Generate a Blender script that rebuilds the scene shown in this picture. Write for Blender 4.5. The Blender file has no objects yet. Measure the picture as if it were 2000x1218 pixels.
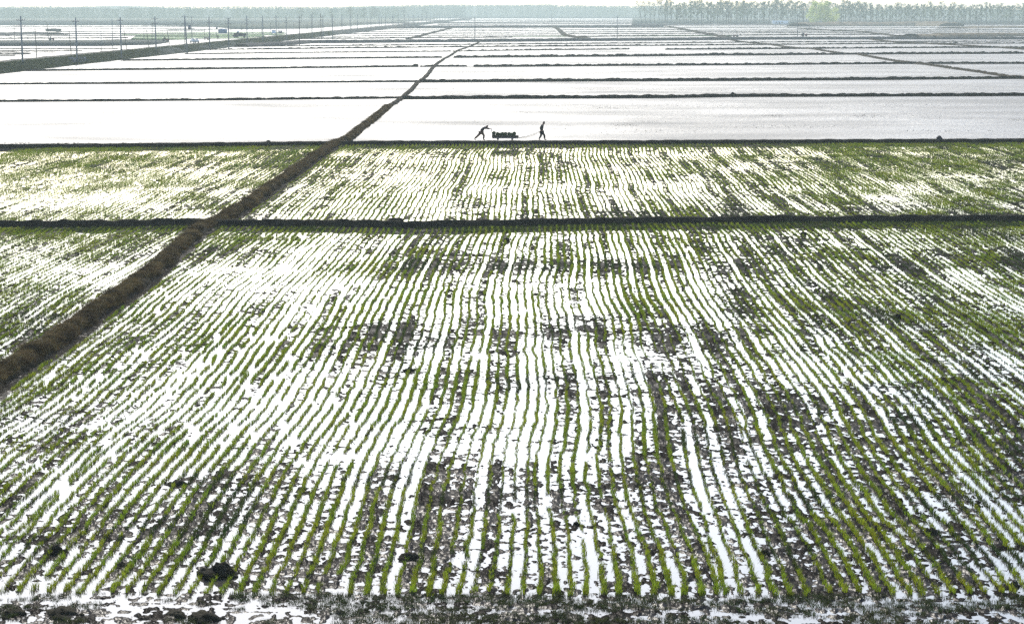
import bpy, math, random
import numpy as np
from mathutils import Vector, Matrix

random.seed(7)
rng = np.random.default_rng(7)
S = bpy.context.scene
COL = S.collection

# ------------------------------------------------------------------ camera, sky, sun, exposure
F, HC = 4700.0, 12.0                      # focal length in pixels of a 2000 px wide frame, camera height
PITCH = math.atan(587.0 / F)
YAW = math.atan(60.0 / F)
cam = bpy.data.cameras.new('camera')
camo = bpy.data.objects.new('camera', cam)
COL.objects.link(camo)
cam.sensor_width = 36.0
cam.lens = 36.0 * F / 2000.0
cam.clip_start = 0.5
cam.clip_end = 20000
camo.location = (0, 0, HC)
camo.rotation_euler = (math.pi / 2 - PITCH, 0, YAW)
S.camera = camo

SUN_EL, SUN_AZ = 36.0, -10.0              # degrees; azimuth from +Y, negative towards -X
world = bpy.data.worlds.new('World')
S.world = world
world.use_nodes = True
wn = world.node_tree.nodes
sky = wn.new('ShaderNodeTexSky')
sky.sky_type = 'NISHITA'
sky.sun_disc = False
sky.sun_elevation = math.radians(SUN_EL)
sky.sun_rotation = math.radians(SUN_AZ)
sky.dust_density = 1.2
sky.air_density = 1.0
world.node_tree.links.new(sky.outputs[0], wn['Background'].inputs[0])
wn['Background'].inputs[1].default_value = 0.14
sun = bpy.data.lights.new('sun', 'SUN')
sun.energy = 2.0
sun.angle = math.radians(0.6)
sun.color = (1.0, 0.95, 0.86)
suno = bpy.data.objects.new('sun', sun)
COL.objects.link(suno)
_a, _e = math.radians(SUN_AZ), math.radians(SUN_EL)
sdir = Vector((math.sin(_a) * math.cos(_e), math.cos(_a) * math.cos(_e), math.sin(_e)))
suno.rotation_euler = sdir.to_track_quat('Z', 'Y').to_euler()
S.view_settings.view_transform = 'Standard'
S.view_settings.look = 'None'
S.view_settings.gamma = 1
S.view_settings.use_curve_mapping = False
S.view_settings.exposure = 1.33
S.cycles.use_denoising = False
S.cycles.max_bounces = 6
S.cycles.transparent_max_bounces = 8
S.cycles.volume_bounces = 1
HAZE_DENSITY = 0.00024
HAZE_COLOR = (0.47, 0.55, 0.545)
HAZE_G = 0.3

# ------------------------------------------------------------------ picture <-> place
_cy, _sy, _cp, _sp = math.cos(YAW), math.sin(YAW), math.cos(PITCH), math.sin(PITCH)
FW = np.array([-_sy * _cp, _cy * _cp, -_sp])
RT = np.array([_cy, _sy, 0.0])
UP = np.cross(RT, FW)
def G(px, py, z=0.0):
    """the point of the level z that the photograph shows at px, py"""
    d = F * FW + (px - 1000.0) * RT - (py - 609.0) * UP
    t = (z - HC) / d[2]
    return np.array([d[0] * t, d[1] * t, z])
def P(x, y, z=0.0):
    """photo pixel of a place (arrays allowed); used only to read where mud lies in the photograph"""
    q = np.stack(np.broadcast_arrays(x, y, np.asarray(z) - HC), -1)
    f = q @ FW
    return 1000 + F * (q @ RT) / f, 609 - F * (q @ UP) / f

# ------------------------------------------------------------------ noise in numpy
_tab = rng.random((256, 256)).astype(np.float32)
def vn(x, y, seed=0):
    x = np.asarray(x, dtype=np.float64) + seed * 17.31
    y = np.asarray(y, dtype=np.float64) + seed * 9.77
    xi = np.floor(x); yi = np.floor(y)
    fx = x - xi; fy = y - yi
    xi = xi.astype(np.int64); yi = yi.astype(np.int64)
    fx = fx * fx * (3 - 2 * fx); fy = fy * fy * (3 - 2 * fy)
    a = _tab[xi & 255, yi & 255]; b = _tab[(xi + 1) & 255, yi & 255]
    c = _tab[xi & 255, (yi + 1) & 255]; d = _tab[(xi + 1) & 255, (yi + 1) & 255]
    return ((a * (1 - fx) + b * fx) * (1 - fy) + (c * (1 - fx) + d * fx) * fy) * 2 - 1
def fbm(x, y, seed=0, o=3):
    s = 0; a = 1.0; t = 0
    for i in range(o):
        s = s + a * vn(x * 2 ** i, y * 2 ** i, seed + i * 3); t += a; a *= 0.55
    return s / t

# ------------------------------------------------------------------ materials
def mat(name, col, rough=0.8, spec=0.3, col2=None, scale=3.0, bump=0.0, bscale=8.0, stretch=(1, 1, 1), detail=4.0, transl=0.0, metal=0.0, rnd=0.0):
    m = bpy.data.materials.new(name)
    m.use_nodes = True
    nt = m.node_tree; n = nt.nodes; L = nt.links
    p = n['Principled BSDF']
    p.inputs['Base Color'].default_value = (*col, 1)
    p.inputs['Roughness'].default_value = rough
    p.inputs['Specular IOR Level'].default_value = spec
    p.inputs['Metallic'].default_value = metal
    tc = n.new('ShaderNodeNewGeometry')
    mp = n.new('ShaderNodeMapping'); mp.inputs['Scale'].default_value = stretch
    L.new(tc.outputs['Position'], mp.inputs['Vector'])
    cout = None
    if col2 is not None:
        no = n.new('ShaderNodeTexNoise'); no.inputs['Scale'].default_value = scale; no.inputs['Detail'].default_value = detail
        L.new(mp.outputs[0], no.inputs['Vector'])
        cr = n.new('ShaderNodeMapRange'); cr.inputs[1].default_value = 0.35; cr.inputs[2].default_value = 0.65
        L.new(no.outputs['Fac'], cr.inputs[0])
        mx = n.new('ShaderNodeMix'); mx.data_type = 'RGBA'
        mx.inputs['A'].default_value = (*col, 1); mx.inputs['B'].default_value = (*col2, 1)
        L.new(cr.outputs[0], mx.inputs['Factor'])
        cout = mx.outputs['Result']
    if rnd > 0:
        oi = n.new('ShaderNodeObjectInfo')
        hs = n.new('ShaderNodeHueSaturation')
        mr = n.new('ShaderNodeMapRange'); mr.inputs[3].default_value = 1 - rnd; mr.inputs[4].default_value = 1 + rnd
        L.new(oi.outputs['Random'], mr.inputs[0]); L.new(mr.outputs[0], hs.inputs['Value'])
        mh = n.new('ShaderNodeMapRange'); mh.inputs[3].default_value = 0.5 - 0.05 * rnd; mh.inputs[4].default_value = 0.5 + 0.04 * rnd
        L.new(oi.outputs['Random'], mh.inputs[0]); L.new(mh.outputs[0], hs.inputs['Hue'])
        if cout is not None: L.new(cout, hs.inputs['Color'])
        else: hs.inputs['Color'].default_value = (*col, 1)
        cout = hs.outputs[0]
    if cout is not None: L.new(cout, p.inputs['Base Color'])
    if bump > 0:
        nb = n.new('ShaderNodeTexNoise'); nb.inputs['Scale'].default_value = bscale; nb.inputs['Detail'].default_value = 5
        L.new(mp.outputs[0], nb.inputs['Vector'])
        bp = n.new('ShaderNodeBump'); bp.inputs['Strength'].default_value = 1.0; bp.inputs['Distance'].default_value = bump
        L.new(nb.outputs['Fac'], bp.inputs['Height']); L.new(bp.outputs[0], p.inputs['Normal'])
    if transl > 0:
        tr = n.new('ShaderNodeBsdfTranslucent')
        tr.inputs['Color'].default_value = (*[c * 1.5 for c in col], 1)
        if cout is not None: L.new(cout, tr.inputs['Color'])
        ms = n.new('ShaderNodeMixShader'); ms.inputs[0].default_value = transl
        L.new(p.outputs[0], ms.inputs[1]); L.new(tr.outputs[0], ms.inputs[2])
        L.new(ms.outputs[0], n['Material Output'].inputs['Surface'])
    return m

def water_mat(name, base, rough, layers, patch=0.0):
    """layers: (noise scale, height, x stretch); wind ripples as bump"""
    m = bpy.data.materials.new(name); m.use_nodes = True
    nt = m.node_tree; n = nt.nodes; L = nt.links
    p = n['Principled BSDF']
    p.inputs['Base Color'].default_value = (*base, 1)
    p.inputs['IOR'].default_value = 1.333
    p.inputs['Roughness'].default_value = rough
    g = n.new('ShaderNodeNewGeometry')
    prev = None
    for sc, h, st in layers:
        mp = n.new('ShaderNodeMapping'); mp.inputs['Scale'].default_value = (st, 1, 1); L.new(g.outputs['Position'], mp.inputs['Vector'])
        no = n.new('ShaderNodeTexNoise'); no.inputs['Scale'].default_value = sc; no.inputs['Detail'].default_value = 3
        L.new(mp.outputs[0], no.inputs['Vector'])
        bp = n.new('ShaderNodeBump'); bp.inputs['Distance'].default_value = h
        L.new(no.outputs['Fac'], bp.inputs['Height'])
        if prev: L.new(prev.outputs[0], bp.inputs['Normal'])
        if patch:
            mp2 = n.new('ShaderNodeMapping'); mp2.inputs['Scale'].default_value = (0.35, 1, 1); L.new(g.outputs['Position'], mp2.inputs['Vector'])
            n2 = n.new('ShaderNodeTexNoise'); n2.inputs['Scale'].default_value = patch; n2.inputs['Detail'].default_value = 5
            L.new(mp2.outputs[0], n2.inputs['Vector'])
            mr = n.new('ShaderNodeMapRange'); mr.inputs[1].default_value = 0.4; mr.inputs[2].default_value = 0.62; mr.inputs[3].default_value = 0.45
            L.new(n2.outputs['Fac'], mr.inputs[0]); L.new(mr.outputs[0], bp.inputs['Strength'])
        prev = bp
    if prev: L.new(prev.outputs[0], p.inputs['Normal'])
    if patch:       # gusts: rougher and smoother stretches of water
        mp = n.new('ShaderNodeMapping'); mp.inputs['Scale'].default_value = (0.6, 1, 1); L.new(g.outputs['Position'], mp.inputs['Vector'])
        t = n.new('ShaderNodeTexNoise'); t.inputs['Scale'].default_value = 0.06; t.inputs['Detail'].default_value = 4; L.new(mp.outputs[0], t.inputs['Vector'])
        mr = n.new('ShaderNodeMapRange'); mr.inputs[1].default_value = .28; mr.inputs[2].default_value = .72; mr.inputs[3].default_value = .42; mr.inputs[4].default_value = .72
        L.new(t.outputs['Fac'], mr.inputs[0]); L.new(mr.outputs[0], p.inputs['Roughness'])
    return m

M = {}
M['water'] = water_mat('still_water', (0.05, 0.045, 0.038), 0.04, [(1.2, 0.004, 0.6)])
M['water_far'] = water_mat('rippled_water', (0.05, 0.052, 0.05), 0.15, [(3.0, 0.16, 0.7), (0.8, 0.30, 0.5)], patch=0.05)
def mud_mat(name, c1, c2, gloss):
    m = bpy.data.materials.new(name); m.use_nodes = True
    nt = m.node_tree; n = nt.nodes; L = nt.links
    n.remove(n['Principled BSDF'])
    g = n.new('ShaderNodeNewGeometry')
    def noise(sc, det, st):
        mp = n.new('ShaderNodeMapping'); mp.inputs['Scale'].default_value = st; L.new(g.outputs['Position'], mp.inputs['Vector'])
        t = n.new('ShaderNodeTexNoise'); t.inputs['Scale'].default_value = sc; t.inputs['Detail'].default_value = det; L.new(mp.outputs[0], t.inputs['Vector']); return t
    a = noise(5, 5, (1, .7, 1)); b = noise(9, 6, (1, .55, 1)); c = noise(1.1, 3, (1, .6, 1))
    bp = n.new('ShaderNodeBump'); bp.inputs['Distance'].default_value = 0.035; L.new(b.outputs['Fac'], bp.inputs['Height'])
    mr = n.new('ShaderNodeMapRange'); mr.inputs[1].default_value = .38; mr.inputs[2].default_value = .62; L.new(a.outputs['Fac'], mr.inputs[0])
    mx = n.new('ShaderNodeMix'); mx.data_type = 'RGBA'; mx.inputs['A'].default_value = (*c1, 1); mx.inputs['B'].default_value = (*c2, 1); L.new(mr.outputs[0], mx.inputs['Factor'])
    df = n.new('ShaderNodeBsdfDiffuse'); L.new(mx.outputs['Result'], df.inputs['Color']); L.new(bp.outputs[0], df.inputs['Normal'])
    gl = n.new('ShaderNodeBsdfGlossy'); gl.inputs['Roughness'].default_value = .28; L.new(bp.outputs[0], gl.inputs['Normal'])
    # films of water stay in places: more gloss there
    m2 = n.new('ShaderNodeMapRange'); m2.inputs[1].default_value = .42; m2.inputs[2].default_value = .6; m2.inputs[3].default_value = gloss * .15; m2.inputs[4].default_value = gloss; L.new(c.outputs['Fac'], m2.inputs[0])
    ms = n.new('ShaderNodeMixShader'); L.new(m2.outputs[0], ms.inputs[0]); L.new(df.outputs[0], ms.inputs[1]); L.new(gl.outputs[0], ms.inputs[2])
    L.new(ms.outputs[0], n['Material Output'].inputs['Surface'])
    return m
M['mud'] = mud_mat('wet_mud', (0.007, 0.0062, 0.0048), (0.017, 0.0135, 0.0105), 0.030) or mat('wet_mud', (0.020, 0.015, 0.012), 0.5, 0.06, (0.042, 0.034, 0.028), 4.0, 0.018, 22, (1, 0.6, 1))
M['bed'] = mat('field_bed', (0.04, 0.033, 0.026), 0.7, 0.2)
M['soil'] = mat('dark_bank_soil', (0.013, 0.012, 0.009), 0.95, 0.02, (0.032, 0.028, 0.018), 2.0, 0.05, 9)
M['brownsoil'] = mat('brown_bank_soil', (0.014, 0.012, 0.008), 0.95, 0.02, (0.045, 0.034, 0.020), 2.5, 0.06, 8)
M['greysoil'] = mat('grey_track_soil', (0.09, 0.08, 0.07), 0.95, 0.02, (0.05, 0.05, 0.045), 0.4, 0.06, 2)
M['drysoil'] = mat('dry_reed_bank', (0.20, 0.155, 0.10), 0.95, 0.02, (0.10, 0.08, 0.055), 0.25, 0.06, 2)
M['road'] = mat('dirt_road', (0.11, 0.10, 0.085), 0.95, 0.02, (0.15, 0.135, 0.11), 0.35, 0.02, 3)
M['verge'] = mat('road_bank', (0.030, 0.040, 0.034), 0.95, 0.02, (0.065, 0.066, 0.058), 0.35, 0.15, 1.2, (1, 0.5, 1))
M['land'] = mat('far_land', (0.09, 0.10, 0.065), 0.95, 0.02, (0.14, 0.13, 0.09), 0.02, 0, 1, (1, 0.2, 1))
M['greenfield'] = mat('green_seedbed', (0.07, 0.14, 0.035), 0.9, 0.1, (0.11, 0.16, 0.06), 0.05)
M['rice'] = mat('rice_leaf', (0.115, 0.175, 0.012), 0.6, 0.1, (0.20, 0.225, 0.014), 0.45, transl=0.5, rnd=0.35)
M['ricedark'] = mat('rice_leaf_dark', (0.03, 0.055, 0.012), 0.6, 0.1, (0.065, 0.075, 0.018), 0.8, transl=0.3, rnd=0.35)
M['straw'] = mat('dry_straw', (0.035, 0.026, 0.014), 0.8, 0.05, (0.16, 0.11, 0.045), 1.3, transl=0.2, rnd=0.4)
M['grass'] = mat('bank_grass', (0.03, 0.045, 0.012), 0.6, 0.1, (0.055, 0.06, 0.02), 0.7, transl=0.35, rnd=0.4)
M['concrete'] = mat('pole_concrete', (0.22, 0.22, 0.215), 0.9, 0.05, (0.16, 0.16, 0.16), 1.5)
M['wood'] = mat('dark_pole_wood', (0.07, 0.055, 0.042), 0.85, 0.2)
M['steel'] = mat('galvanised_steel', (0.20, 0.20, 0.21), 0.5, 0.4, metal=0.6)
M['wire'] = mat('wire', (0.06, 0.06, 0.06), 0.6, 0.3)
M['porcelain'] = mat('insulator', (0.30, 0.22, 0.18), 0.3, 0.5)
M['bark'] = mat('poplar_bark', (0.05, 0.047, 0.042), 0.95, 0.02)
M['leaf'] = mat('poplar_leaf', (0.055, 0.095, 0.03), 0.7, 0.2, (0.09, 0.12, 0.04), 0.08, transl=0.3, rnd=0.25)
M['leafpale'] = mat('willow_leaf', (0.55, 0.58, 0.18), 0.8, 0.05, (0.45, 0.50, 0.16), 0.1, transl=0.4, rnd=0.1)
M['cloth_dark'] = mat('dark_cloth', (0.018, 0.018, 0.022), 0.85, 0.1, (0.03, 0.028, 0.03), 12)
M['cloth_grey'] = mat('grey_cloth', (0.05, 0.043, 0.04), 0.85, 0.1)
M['cloth_brown'] = mat('brown_trousers', (0.085, 0.045, 0.03), 0.85, 0.1)
M['towel'] = mat('pale_towel', (0.55, 0.53, 0.50), 0.9, 0.1)
M['skin'] = mat('skin', (0.22, 0.12, 0.075), 0.6, 0.3)
M['hair'] = mat('hair', (0.012, 0.010, 0.009), 0.6, 0.3)
M['rubber'] = mat('rubber', (0.02, 0.02, 0.02), 0.7, 0.2)
M['cartwood'] = mat('cart_timber', (0.05, 0.04, 0.03), 0.8, 0.2)
M['roll'] = mat('seedling_mat', (0.03, 0.035, 0.02), 0.9, 0.1, (0.035, 0.055, 0.018), 6, 0.02, 20)
M['rope'] = mat('rope', (0.16, 0.13, 0.10), 0.9, 0.1)
M['white'] = mat('white_paint', (0.75, 0.75, 0.74), 0.5, 0.4)
M['cream'] = mat('silver_paint', (0.5, 0.49, 0.46), 0.35, 0.5)
M['darkpaint'] = mat('dark_blue_paint', (0.04, 0.05, 0.07), 0.5, 0.4)
M['redpaint'] = mat('red_paint', (0.25, 0.05, 0.04), 0.5, 0.4)
M['glass'] = mat('dark_glass', (0.02, 0.025, 0.03), 0.1, 0.6)
M['blueroof'] = mat('blue_sheeting', (0.05, 0.11, 0.22), 0.6, 0.1, (0.07, 0.14, 0.26), 0.8)
M['brick'] = mat('pale_wall', (0.78, 0.79, 0.80), 0.8, 0.2)
M['tarp'] = mat('blue_tarpaulin', (0.03, 0.045, 0.09), 0.95, 0.03)

# ------------------------------------------------------------------ mesh helpers
def tag(o, label=None, cat=None, group=None, kind=None):
    if label: o['label'] = label
    if cat: o['category'] = cat
    if group: o['group'] = group
    if kind: o['kind'] = kind
    return o
def link(name, me, parent=None, loc=None):
    o = bpy.data.objects.new(name, me); COL.objects.link(o)
    if parent: o.parent = parent
    if loc is not None: o.location = loc
    return o
def empty(name, loc, rz=0.0):
    o = bpy.data.objects.new(name, None); COL.objects.link(o)
    o.location = loc; o.rotation_euler = (0, 0, rz); o.empty_display_size = 0.2
    return o
def mesh(name, verts, faces, mats, smooth=False, mi=None):
    me = bpy.data.meshes.new(name)
    verts = np.asarray(verts, dtype=np.float32).reshape(-1, 3)
    me.vertices.add(len(verts)); me.vertices.foreach_set('co', verts.ravel())
    if isinstance(faces, np.ndarray):
        k = faces.shape[1]; nf = len(faces)
        me.loops.add(nf * k); me.loops.foreach_set('vertex_index', faces.astype(np.int32).ravel())
        me.polygons.add(nf); me.polygons.foreach_set('loop_start', (np.arange(nf) * k).astype(np.int32))
    else:
        ls = np.array([len(f) for f in faces]); st = np.concatenate([[0], np.cumsum(ls)[:-1]]) if len(ls) else ls
        me.loops.add(int(ls.sum())); me.loops.foreach_set('vertex_index', np.concatenate([np.asarray(f) for f in faces]).astype(np.int32))
        me.polygons.add(len(faces)); me.polygons.foreach_set('loop_start', st.astype(np.int32))
    for m in (mats if isinstance(mats, (list, tuple)) else [mats]): me.materials.append(m)
    if mi is not None: me.polygons.foreach_set('material_index', np.asarray(mi, dtype=np.int32))
    me.update(calc_edges=True)
    if smooth: me.polygons.foreach_set('use_smooth', np.ones(len(me.polygons), dtype=bool))
    me.validate()
    return me

class MB:
    def __init__(s): s.v = []; s.f = []
    def add(s, v, f):
        b = len(s.v); s.v += [tuple(map(float, p)) for p in v]; s.f += [tuple(b + i for i in q) for q in f]; return s
    def box(s, c, d, rz=0.0, ry=0.0, taper=1.0, bevel=0.0):
        x, y, z = d[0] / 2, d[1] / 2, d[2] / 2
        R = Matrix.Rotation(rz, 3, 'Z') @ Matrix.Rotation(ry, 3, 'Y')
        v = []
        for sz in (-1, 1):
            k = 1.0 if sz < 0 else taper
            for sx, sy in ((-1, -1), (1, -1), (1, 1), (-1, 1)):
                v.append(R @ Vector((sx * x * k, sy * y * k, sz * z)) + Vector(c))
        return s.add(v, [(3, 2, 1, 0), (4, 5, 6, 7), (0, 1, 5, 4), (1, 2, 6, 5), (2, 3, 7, 6), (3, 0, 4, 7)])
    def tube(s, pts, rad, n=8, cap=True):
        pts = [Vector(p) for p in pts]
        if not isinstance(rad, (list, tuple)): rad = [rad] * len(pts)
        b = len(s.v); N = len(pts)
        for i, p in enumerate(pts):
            t = (pts[min(i + 1, N - 1)] - pts[max(i - 1, 0)]).normalized()
            a = Vector((1, 0, 0)) if abs(t.x) < 0.8 else Vector((0, 1, 0))
            u = t.cross(a).normalized(); w = t.cross(u)
            for k in range(n):
                an = 2 * math.pi * k / n
                q = p + (u * math.cos(an) + w * math.sin(an)) * rad[i]
                s.v.append(tuple(q))
        for i in range(N - 1):
            for k in range(n):
                s.f.append((b + i * n + k, b + i * n + (k + 1) % n, b + (i + 1) * n + (k + 1) % n, b + (i + 1) * n + k))
        if cap:
            s.f.append(tuple(b + k for k in range(n))[::-1]); s.f.append(tuple(b + (N - 1) * n + k for k in range(n)))
        return s
    def prism(s, prof, y0, y1):
        n = len(prof); v = [(x, y0, z) for x, z in prof] + [(x, y1, z) for x, z in prof]
        f = [tuple(range(n)), tuple(range(2 * n - 1, n - 1, -1))]
        for i in range(n): f.append((i, i + n, (i + 1) % n + n, (i + 1) % n))
        return s.add(v, f)
    def build(s, name, m, parent=None, smooth=False, loc=None):
        return link(name, mesh(name, s.v, s.f, m, smooth), parent, loc)

# ------------------------------------------------------------------ ground and water
def sheet(name, pts, z, m, kind='structure'):
    o = link(name, mesh(name, [(p[0], p[1], z) for p in pts], [tuple(range(len(pts)))], m)); o['kind'] = kind; return o
FAR = 9000.0
sheet('ground', [(-3500, -60), (3500, -60), (3500, FAR), (-3500, FAR)], -0.25, M['bed'])

# crests of the banks, as read in the photograph (pixel polylines of the crest line)
C1 = [(-260, 436), (0, 432), (250, 431), (345, 428), (420, 429), (700, 431), (800, 434), (1000, 430), (1200, 426), (1500, 423), (1800, 422), (2000, 421), (2260, 419)]
C2 = [(-260, 283), (0, 281), (300, 279), (500, 277), (600, 275.5), (700, 274.5), (1000, 274), (1200, 273.5), (1500, 272), (1800, 271), (2000, 270.5), (2260, 270)]
def crest(poly, z): return [G(px, py, z) for px, py in poly]
c2 = crest(C2, 0.3)
near_w = [(-60, -40), (-60, c2[0][1] - 2)] 
wn_pts = [(-80, -40)] + [(-80, c2[0][1])] + [(p[0], p[1]) for p in c2 if -79 < p[0] < 79] + [(80, c2[-1][1]), (80, -40)]
sheet('water', wn_pts[::-1], 0.0, M['water'])
wf_pts = [(-79, c2[0][1])] + [(p[0], p[1]) for p in c2 if -79 < p[0] < 79] + [(80, c2[-1][1]), (900, 300), (1600, 4200), (-1600, 4200), (-700, 300)]
sheet('water', wf_pts, 0.0, M['water_far'])

# ------------------------------------------------------------------ how muddy each spot is (read from the photograph)
MX = np.arange(0, 2001, 200)
MY = np.array([283, 300, 322, 345, 366, 390, 412, 424, 440, 450, 480, 500, 522, 540, 575, 610, 650, 700, 725, 750, 800, 850, 900, 950, 1000, 1050, 1100, 1150, 1189, 1198, 1225, 1300])
MG = np.array([
 [.4,.4,.45,.5,.5,.5,.5,.5,.5,.5,.5],
 [.2,.25,.2,.6,.3,.5,.4,.4,.5,.5,.5],
 [.4,.55,.35,.5,.3,.4,.5,.5,.62,.62,.62],
 [.2,.1,.1,.5,.3,.4,.45,.52,.4,.3,.4],
 [.12,.1,.35,.4,.15,.15,.3,.35,.2,.3,.5],
 [.15,.1,.45,.3,.3,.48,.5,.52,.52,.6,.6],
 [.4,.35,.55,.3,.3,.48,.65,.62,.65,.7,.75],
 [.2,.2,.2,.35,.3,.45,.65,.7,.7,.7,.75],
 [.75,.7,.6,.7,.75,.75,.8,.85,.85,.85,.85],
 [.6,.5,.4,.25,.4,.45,.45,.5,.45,.35,.5],
 [.25,.45,.5,.2,.45,.42,.4,.5,.45,.25,.35],
 [.25,.45,.8,.2,.5,.48,.42,.5,.5,.72,.82],
 [.1,.1,.2,.3,.7,.72,.68,.6,.6,.72,.75],
 [.1,.1,.1,.15,.35,.3,.3,.4,.45,.35,.3],
 [.65,.35,.1,.15,.3,.25,.3,.42,.6,.45,.55],
 [.3,.3,.3,.25,.45,.2,.35,.45,.6,.5,.3],
 [.6,.35,.35,.25,.75,.62,.68,.55,.62,.5,.6],
 [.3,.3,.1,.3,.35,.12,.15,.3,.35,.5,.4],
 [.3,.3,.1,.15,.5,.35,.45,.4,.4,.55,.5],
 [.3,.2,.1,.15,.4,.6,.62,.45,.45,.6,.65],
 [.38,.15,.12,.12,.28,.28,.6,.65,.72,.62,.6],
 [.42,.28,.25,.2,.3,.35,.45,.52,.55,.82,.92],
 [.28,.2,.3,.25,.3,.4,.45,.5,.35,.6,.8],
 [.38,.4,.62,.62,.75,.85,.72,.62,.5,.6,.7],
 [.5,.6,.58,.52,.58,.62,.6,.5,.55,.5,.5],
 [.6,.65,.6,.55,.6,.55,.5,.6,.7,.5,.6],
 [.4,.4,.55,.6,.65,.5,.45,.5,.5,.6,.5],
 [.3,.2,.3,.45,.5,.6,.5,.55,.5,.55,.5],
 [.35,.3,.4,.5,.6,.6,.55,.6,.6,.6,.6],
 [.6,.75,.5,.75,1,1,1,1,1,1,1],
 [.6,.5,.5,.6,.9,.9,1,1,1,1,1],
 [.5,.5,.5,.5,.8,.8,.8,.8,.8,.8,.8]])
def muddiness(x, y):
    px, py = P(x, y)
    px = np.clip(px, 0, 1999.9); py = np.clip(py, MY[0], MY[-1] - .1)
    px = px + 40 * vn(x / 1.7, y / 4.0, 5); px = np.clip(px, 0, 1999.9)
    py = np.clip(py * (1 + .012 * vn(x / 1.5, y / 3, 6)), MY[0], MY[-1] - .1)
    i = np.clip(np.searchsorted(MY, py, side='right') - 1, 0, len(MY) - 2)
    fy = (py - MY[i]) / (MY[i + 1] - MY[i]); j = (px // 200).astype(int); fx = px / 200 - j
    return (MG[i, j] * (1 - fx) + MG[i, j + 1] * fx) * (1 - fy) + (MG[i + 1, j] * (1 - fx) + MG[i + 1, j + 1] * fx) * fy

ROW = 0.33
def bend(y): return 0.20 * vn(y / 14.0, 0.5, 2) + 0.045 * vn(y / 3.4, 7.5, 3) + 0.02 * vn(y / 1.1, 3.5, 4)
def rowx(k, y):
    sw = np.floor(k / 6.0)
    return k * ROW + bend(y) + 0.10 * vn(y / 9.0, sw * 1.9, 8) + 0.035 * vn(y / 1.6, sw * 1.7, 9) + 0.03 * vn(y / 1.3, k * 1.37, 10)

LP = [(-300, 960), (-30, 752), (0, 722), (60, 686), (100, 660), (140, 634), (200, 588), (245, 560), (290, 530), (335, 488), (370, 458), (400, 434), (425, 427), (455, 410), (490, 388),
      (540, 354), (580, 327), (620, 299), (650, 279), (680, 268), (705, 247), (735, 225), (757, 206), (785, 189), (800, 175), (815, 160), (832, 147), (843, 133), (852, 124),
      (868, 113), (880, 107), (893, 98), (908, 93), (925, 87), (935, 82)]
L_pts = np.array([G(px, py, 0.3) for px, py in LP])
def dike_L_x(y): return np.interp(y, L_pts[:, 1], L_pts[:, 0])
def crest_y(poly, x):
    q = np.array(crest(poly, 0.3)); return np.interp(x, q[:, 0], q[:, 1])

def mud_height(x, y):
    m = muddiness(x, y)
    b = bend(y)
    lanef = (x - b) / ROW
    lane = np.floor(lanef)
    lr = vn(lane * 1.71 + .5, y / 13.0, 20)                # some lanes between the rows stay muddy for metres
    edge = np.abs(lanef - lane - .5) * 2                  # 1 on the rows themselves
    fine = fbm(x / 0.13, y / 0.24, 30, 3)
    mid = fbm(x / 0.55, y / 0.9, 40, 2)
    big = fbm(x / 2.6, y / 1.7, 50, 2)
    head = np.clip((48.95 - y) / .35, 0, 1) * np.clip(60 - y, 0, 1)
    m = np.clip(m, .17, .70) + head * .30 * vn(x / 1.9, y / .10, 55)
    s = (m - 0.575) * 1.40 + 0.78 * lr * (1 - head) + 1.5 * fine + 0.38 * mid + 0.34 * big + 0.18 * (edge ** 4) * (m > .15)
    s = np.where(m < .2, s - .12, s)
    return np.clip(s * 0.05, -0.05, 0.075) * (0.8 + 0.5 * vn(x / .08, y / .12, 61))

def mud_sheet(py0, py1, n, step, x0=-250, x1=2250, seedname='mud'):
    ys = []
    pys = np.linspace(py0, py1, n)
    ys = HC * F / (pys - 22.0)
    us = np.arange(x0, x1, step)
    X = (us[None, :] - 1060.0) / F * ys[:, None]
    Y = np.repeat(ys[:, None], len(us), 1)
    X = X + 0.25 * step / F * Y * rng.normal(size=X.shape)
    Z = mud_height(X, Y)
    nr, nc = X.shape
    idx = np.arange(nr * nc).reshape(nr, nc)
    q = np.stack([idx[:-1, :-1], idx[1:, :-1], idx[1:, 1:], idx[:-1, 1:]], -1).reshape(-1, 4)
    keep = Z.ravel()[q].max(1) > 0.0
    q = q[keep]
    used = np.unique(q); remap = np.full(nr * nc, -1); remap[used] = np.arange(len(used))
    V = np.stack([X, Y, Z], -1).reshape(-1, 3)[used]
    me = mesh('mud', V, remap[q][:, ::-1], M['mud'], True)
    o = link('mud', me); tag(o, kind='structure'); return o, len(q)
_, n1 = mud_sheet(1300, 436, 560, 2.0)
_, n2 = mud_sheet(428, 277, 170, 2.2)
print('mud quads', n1, n2)

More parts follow.
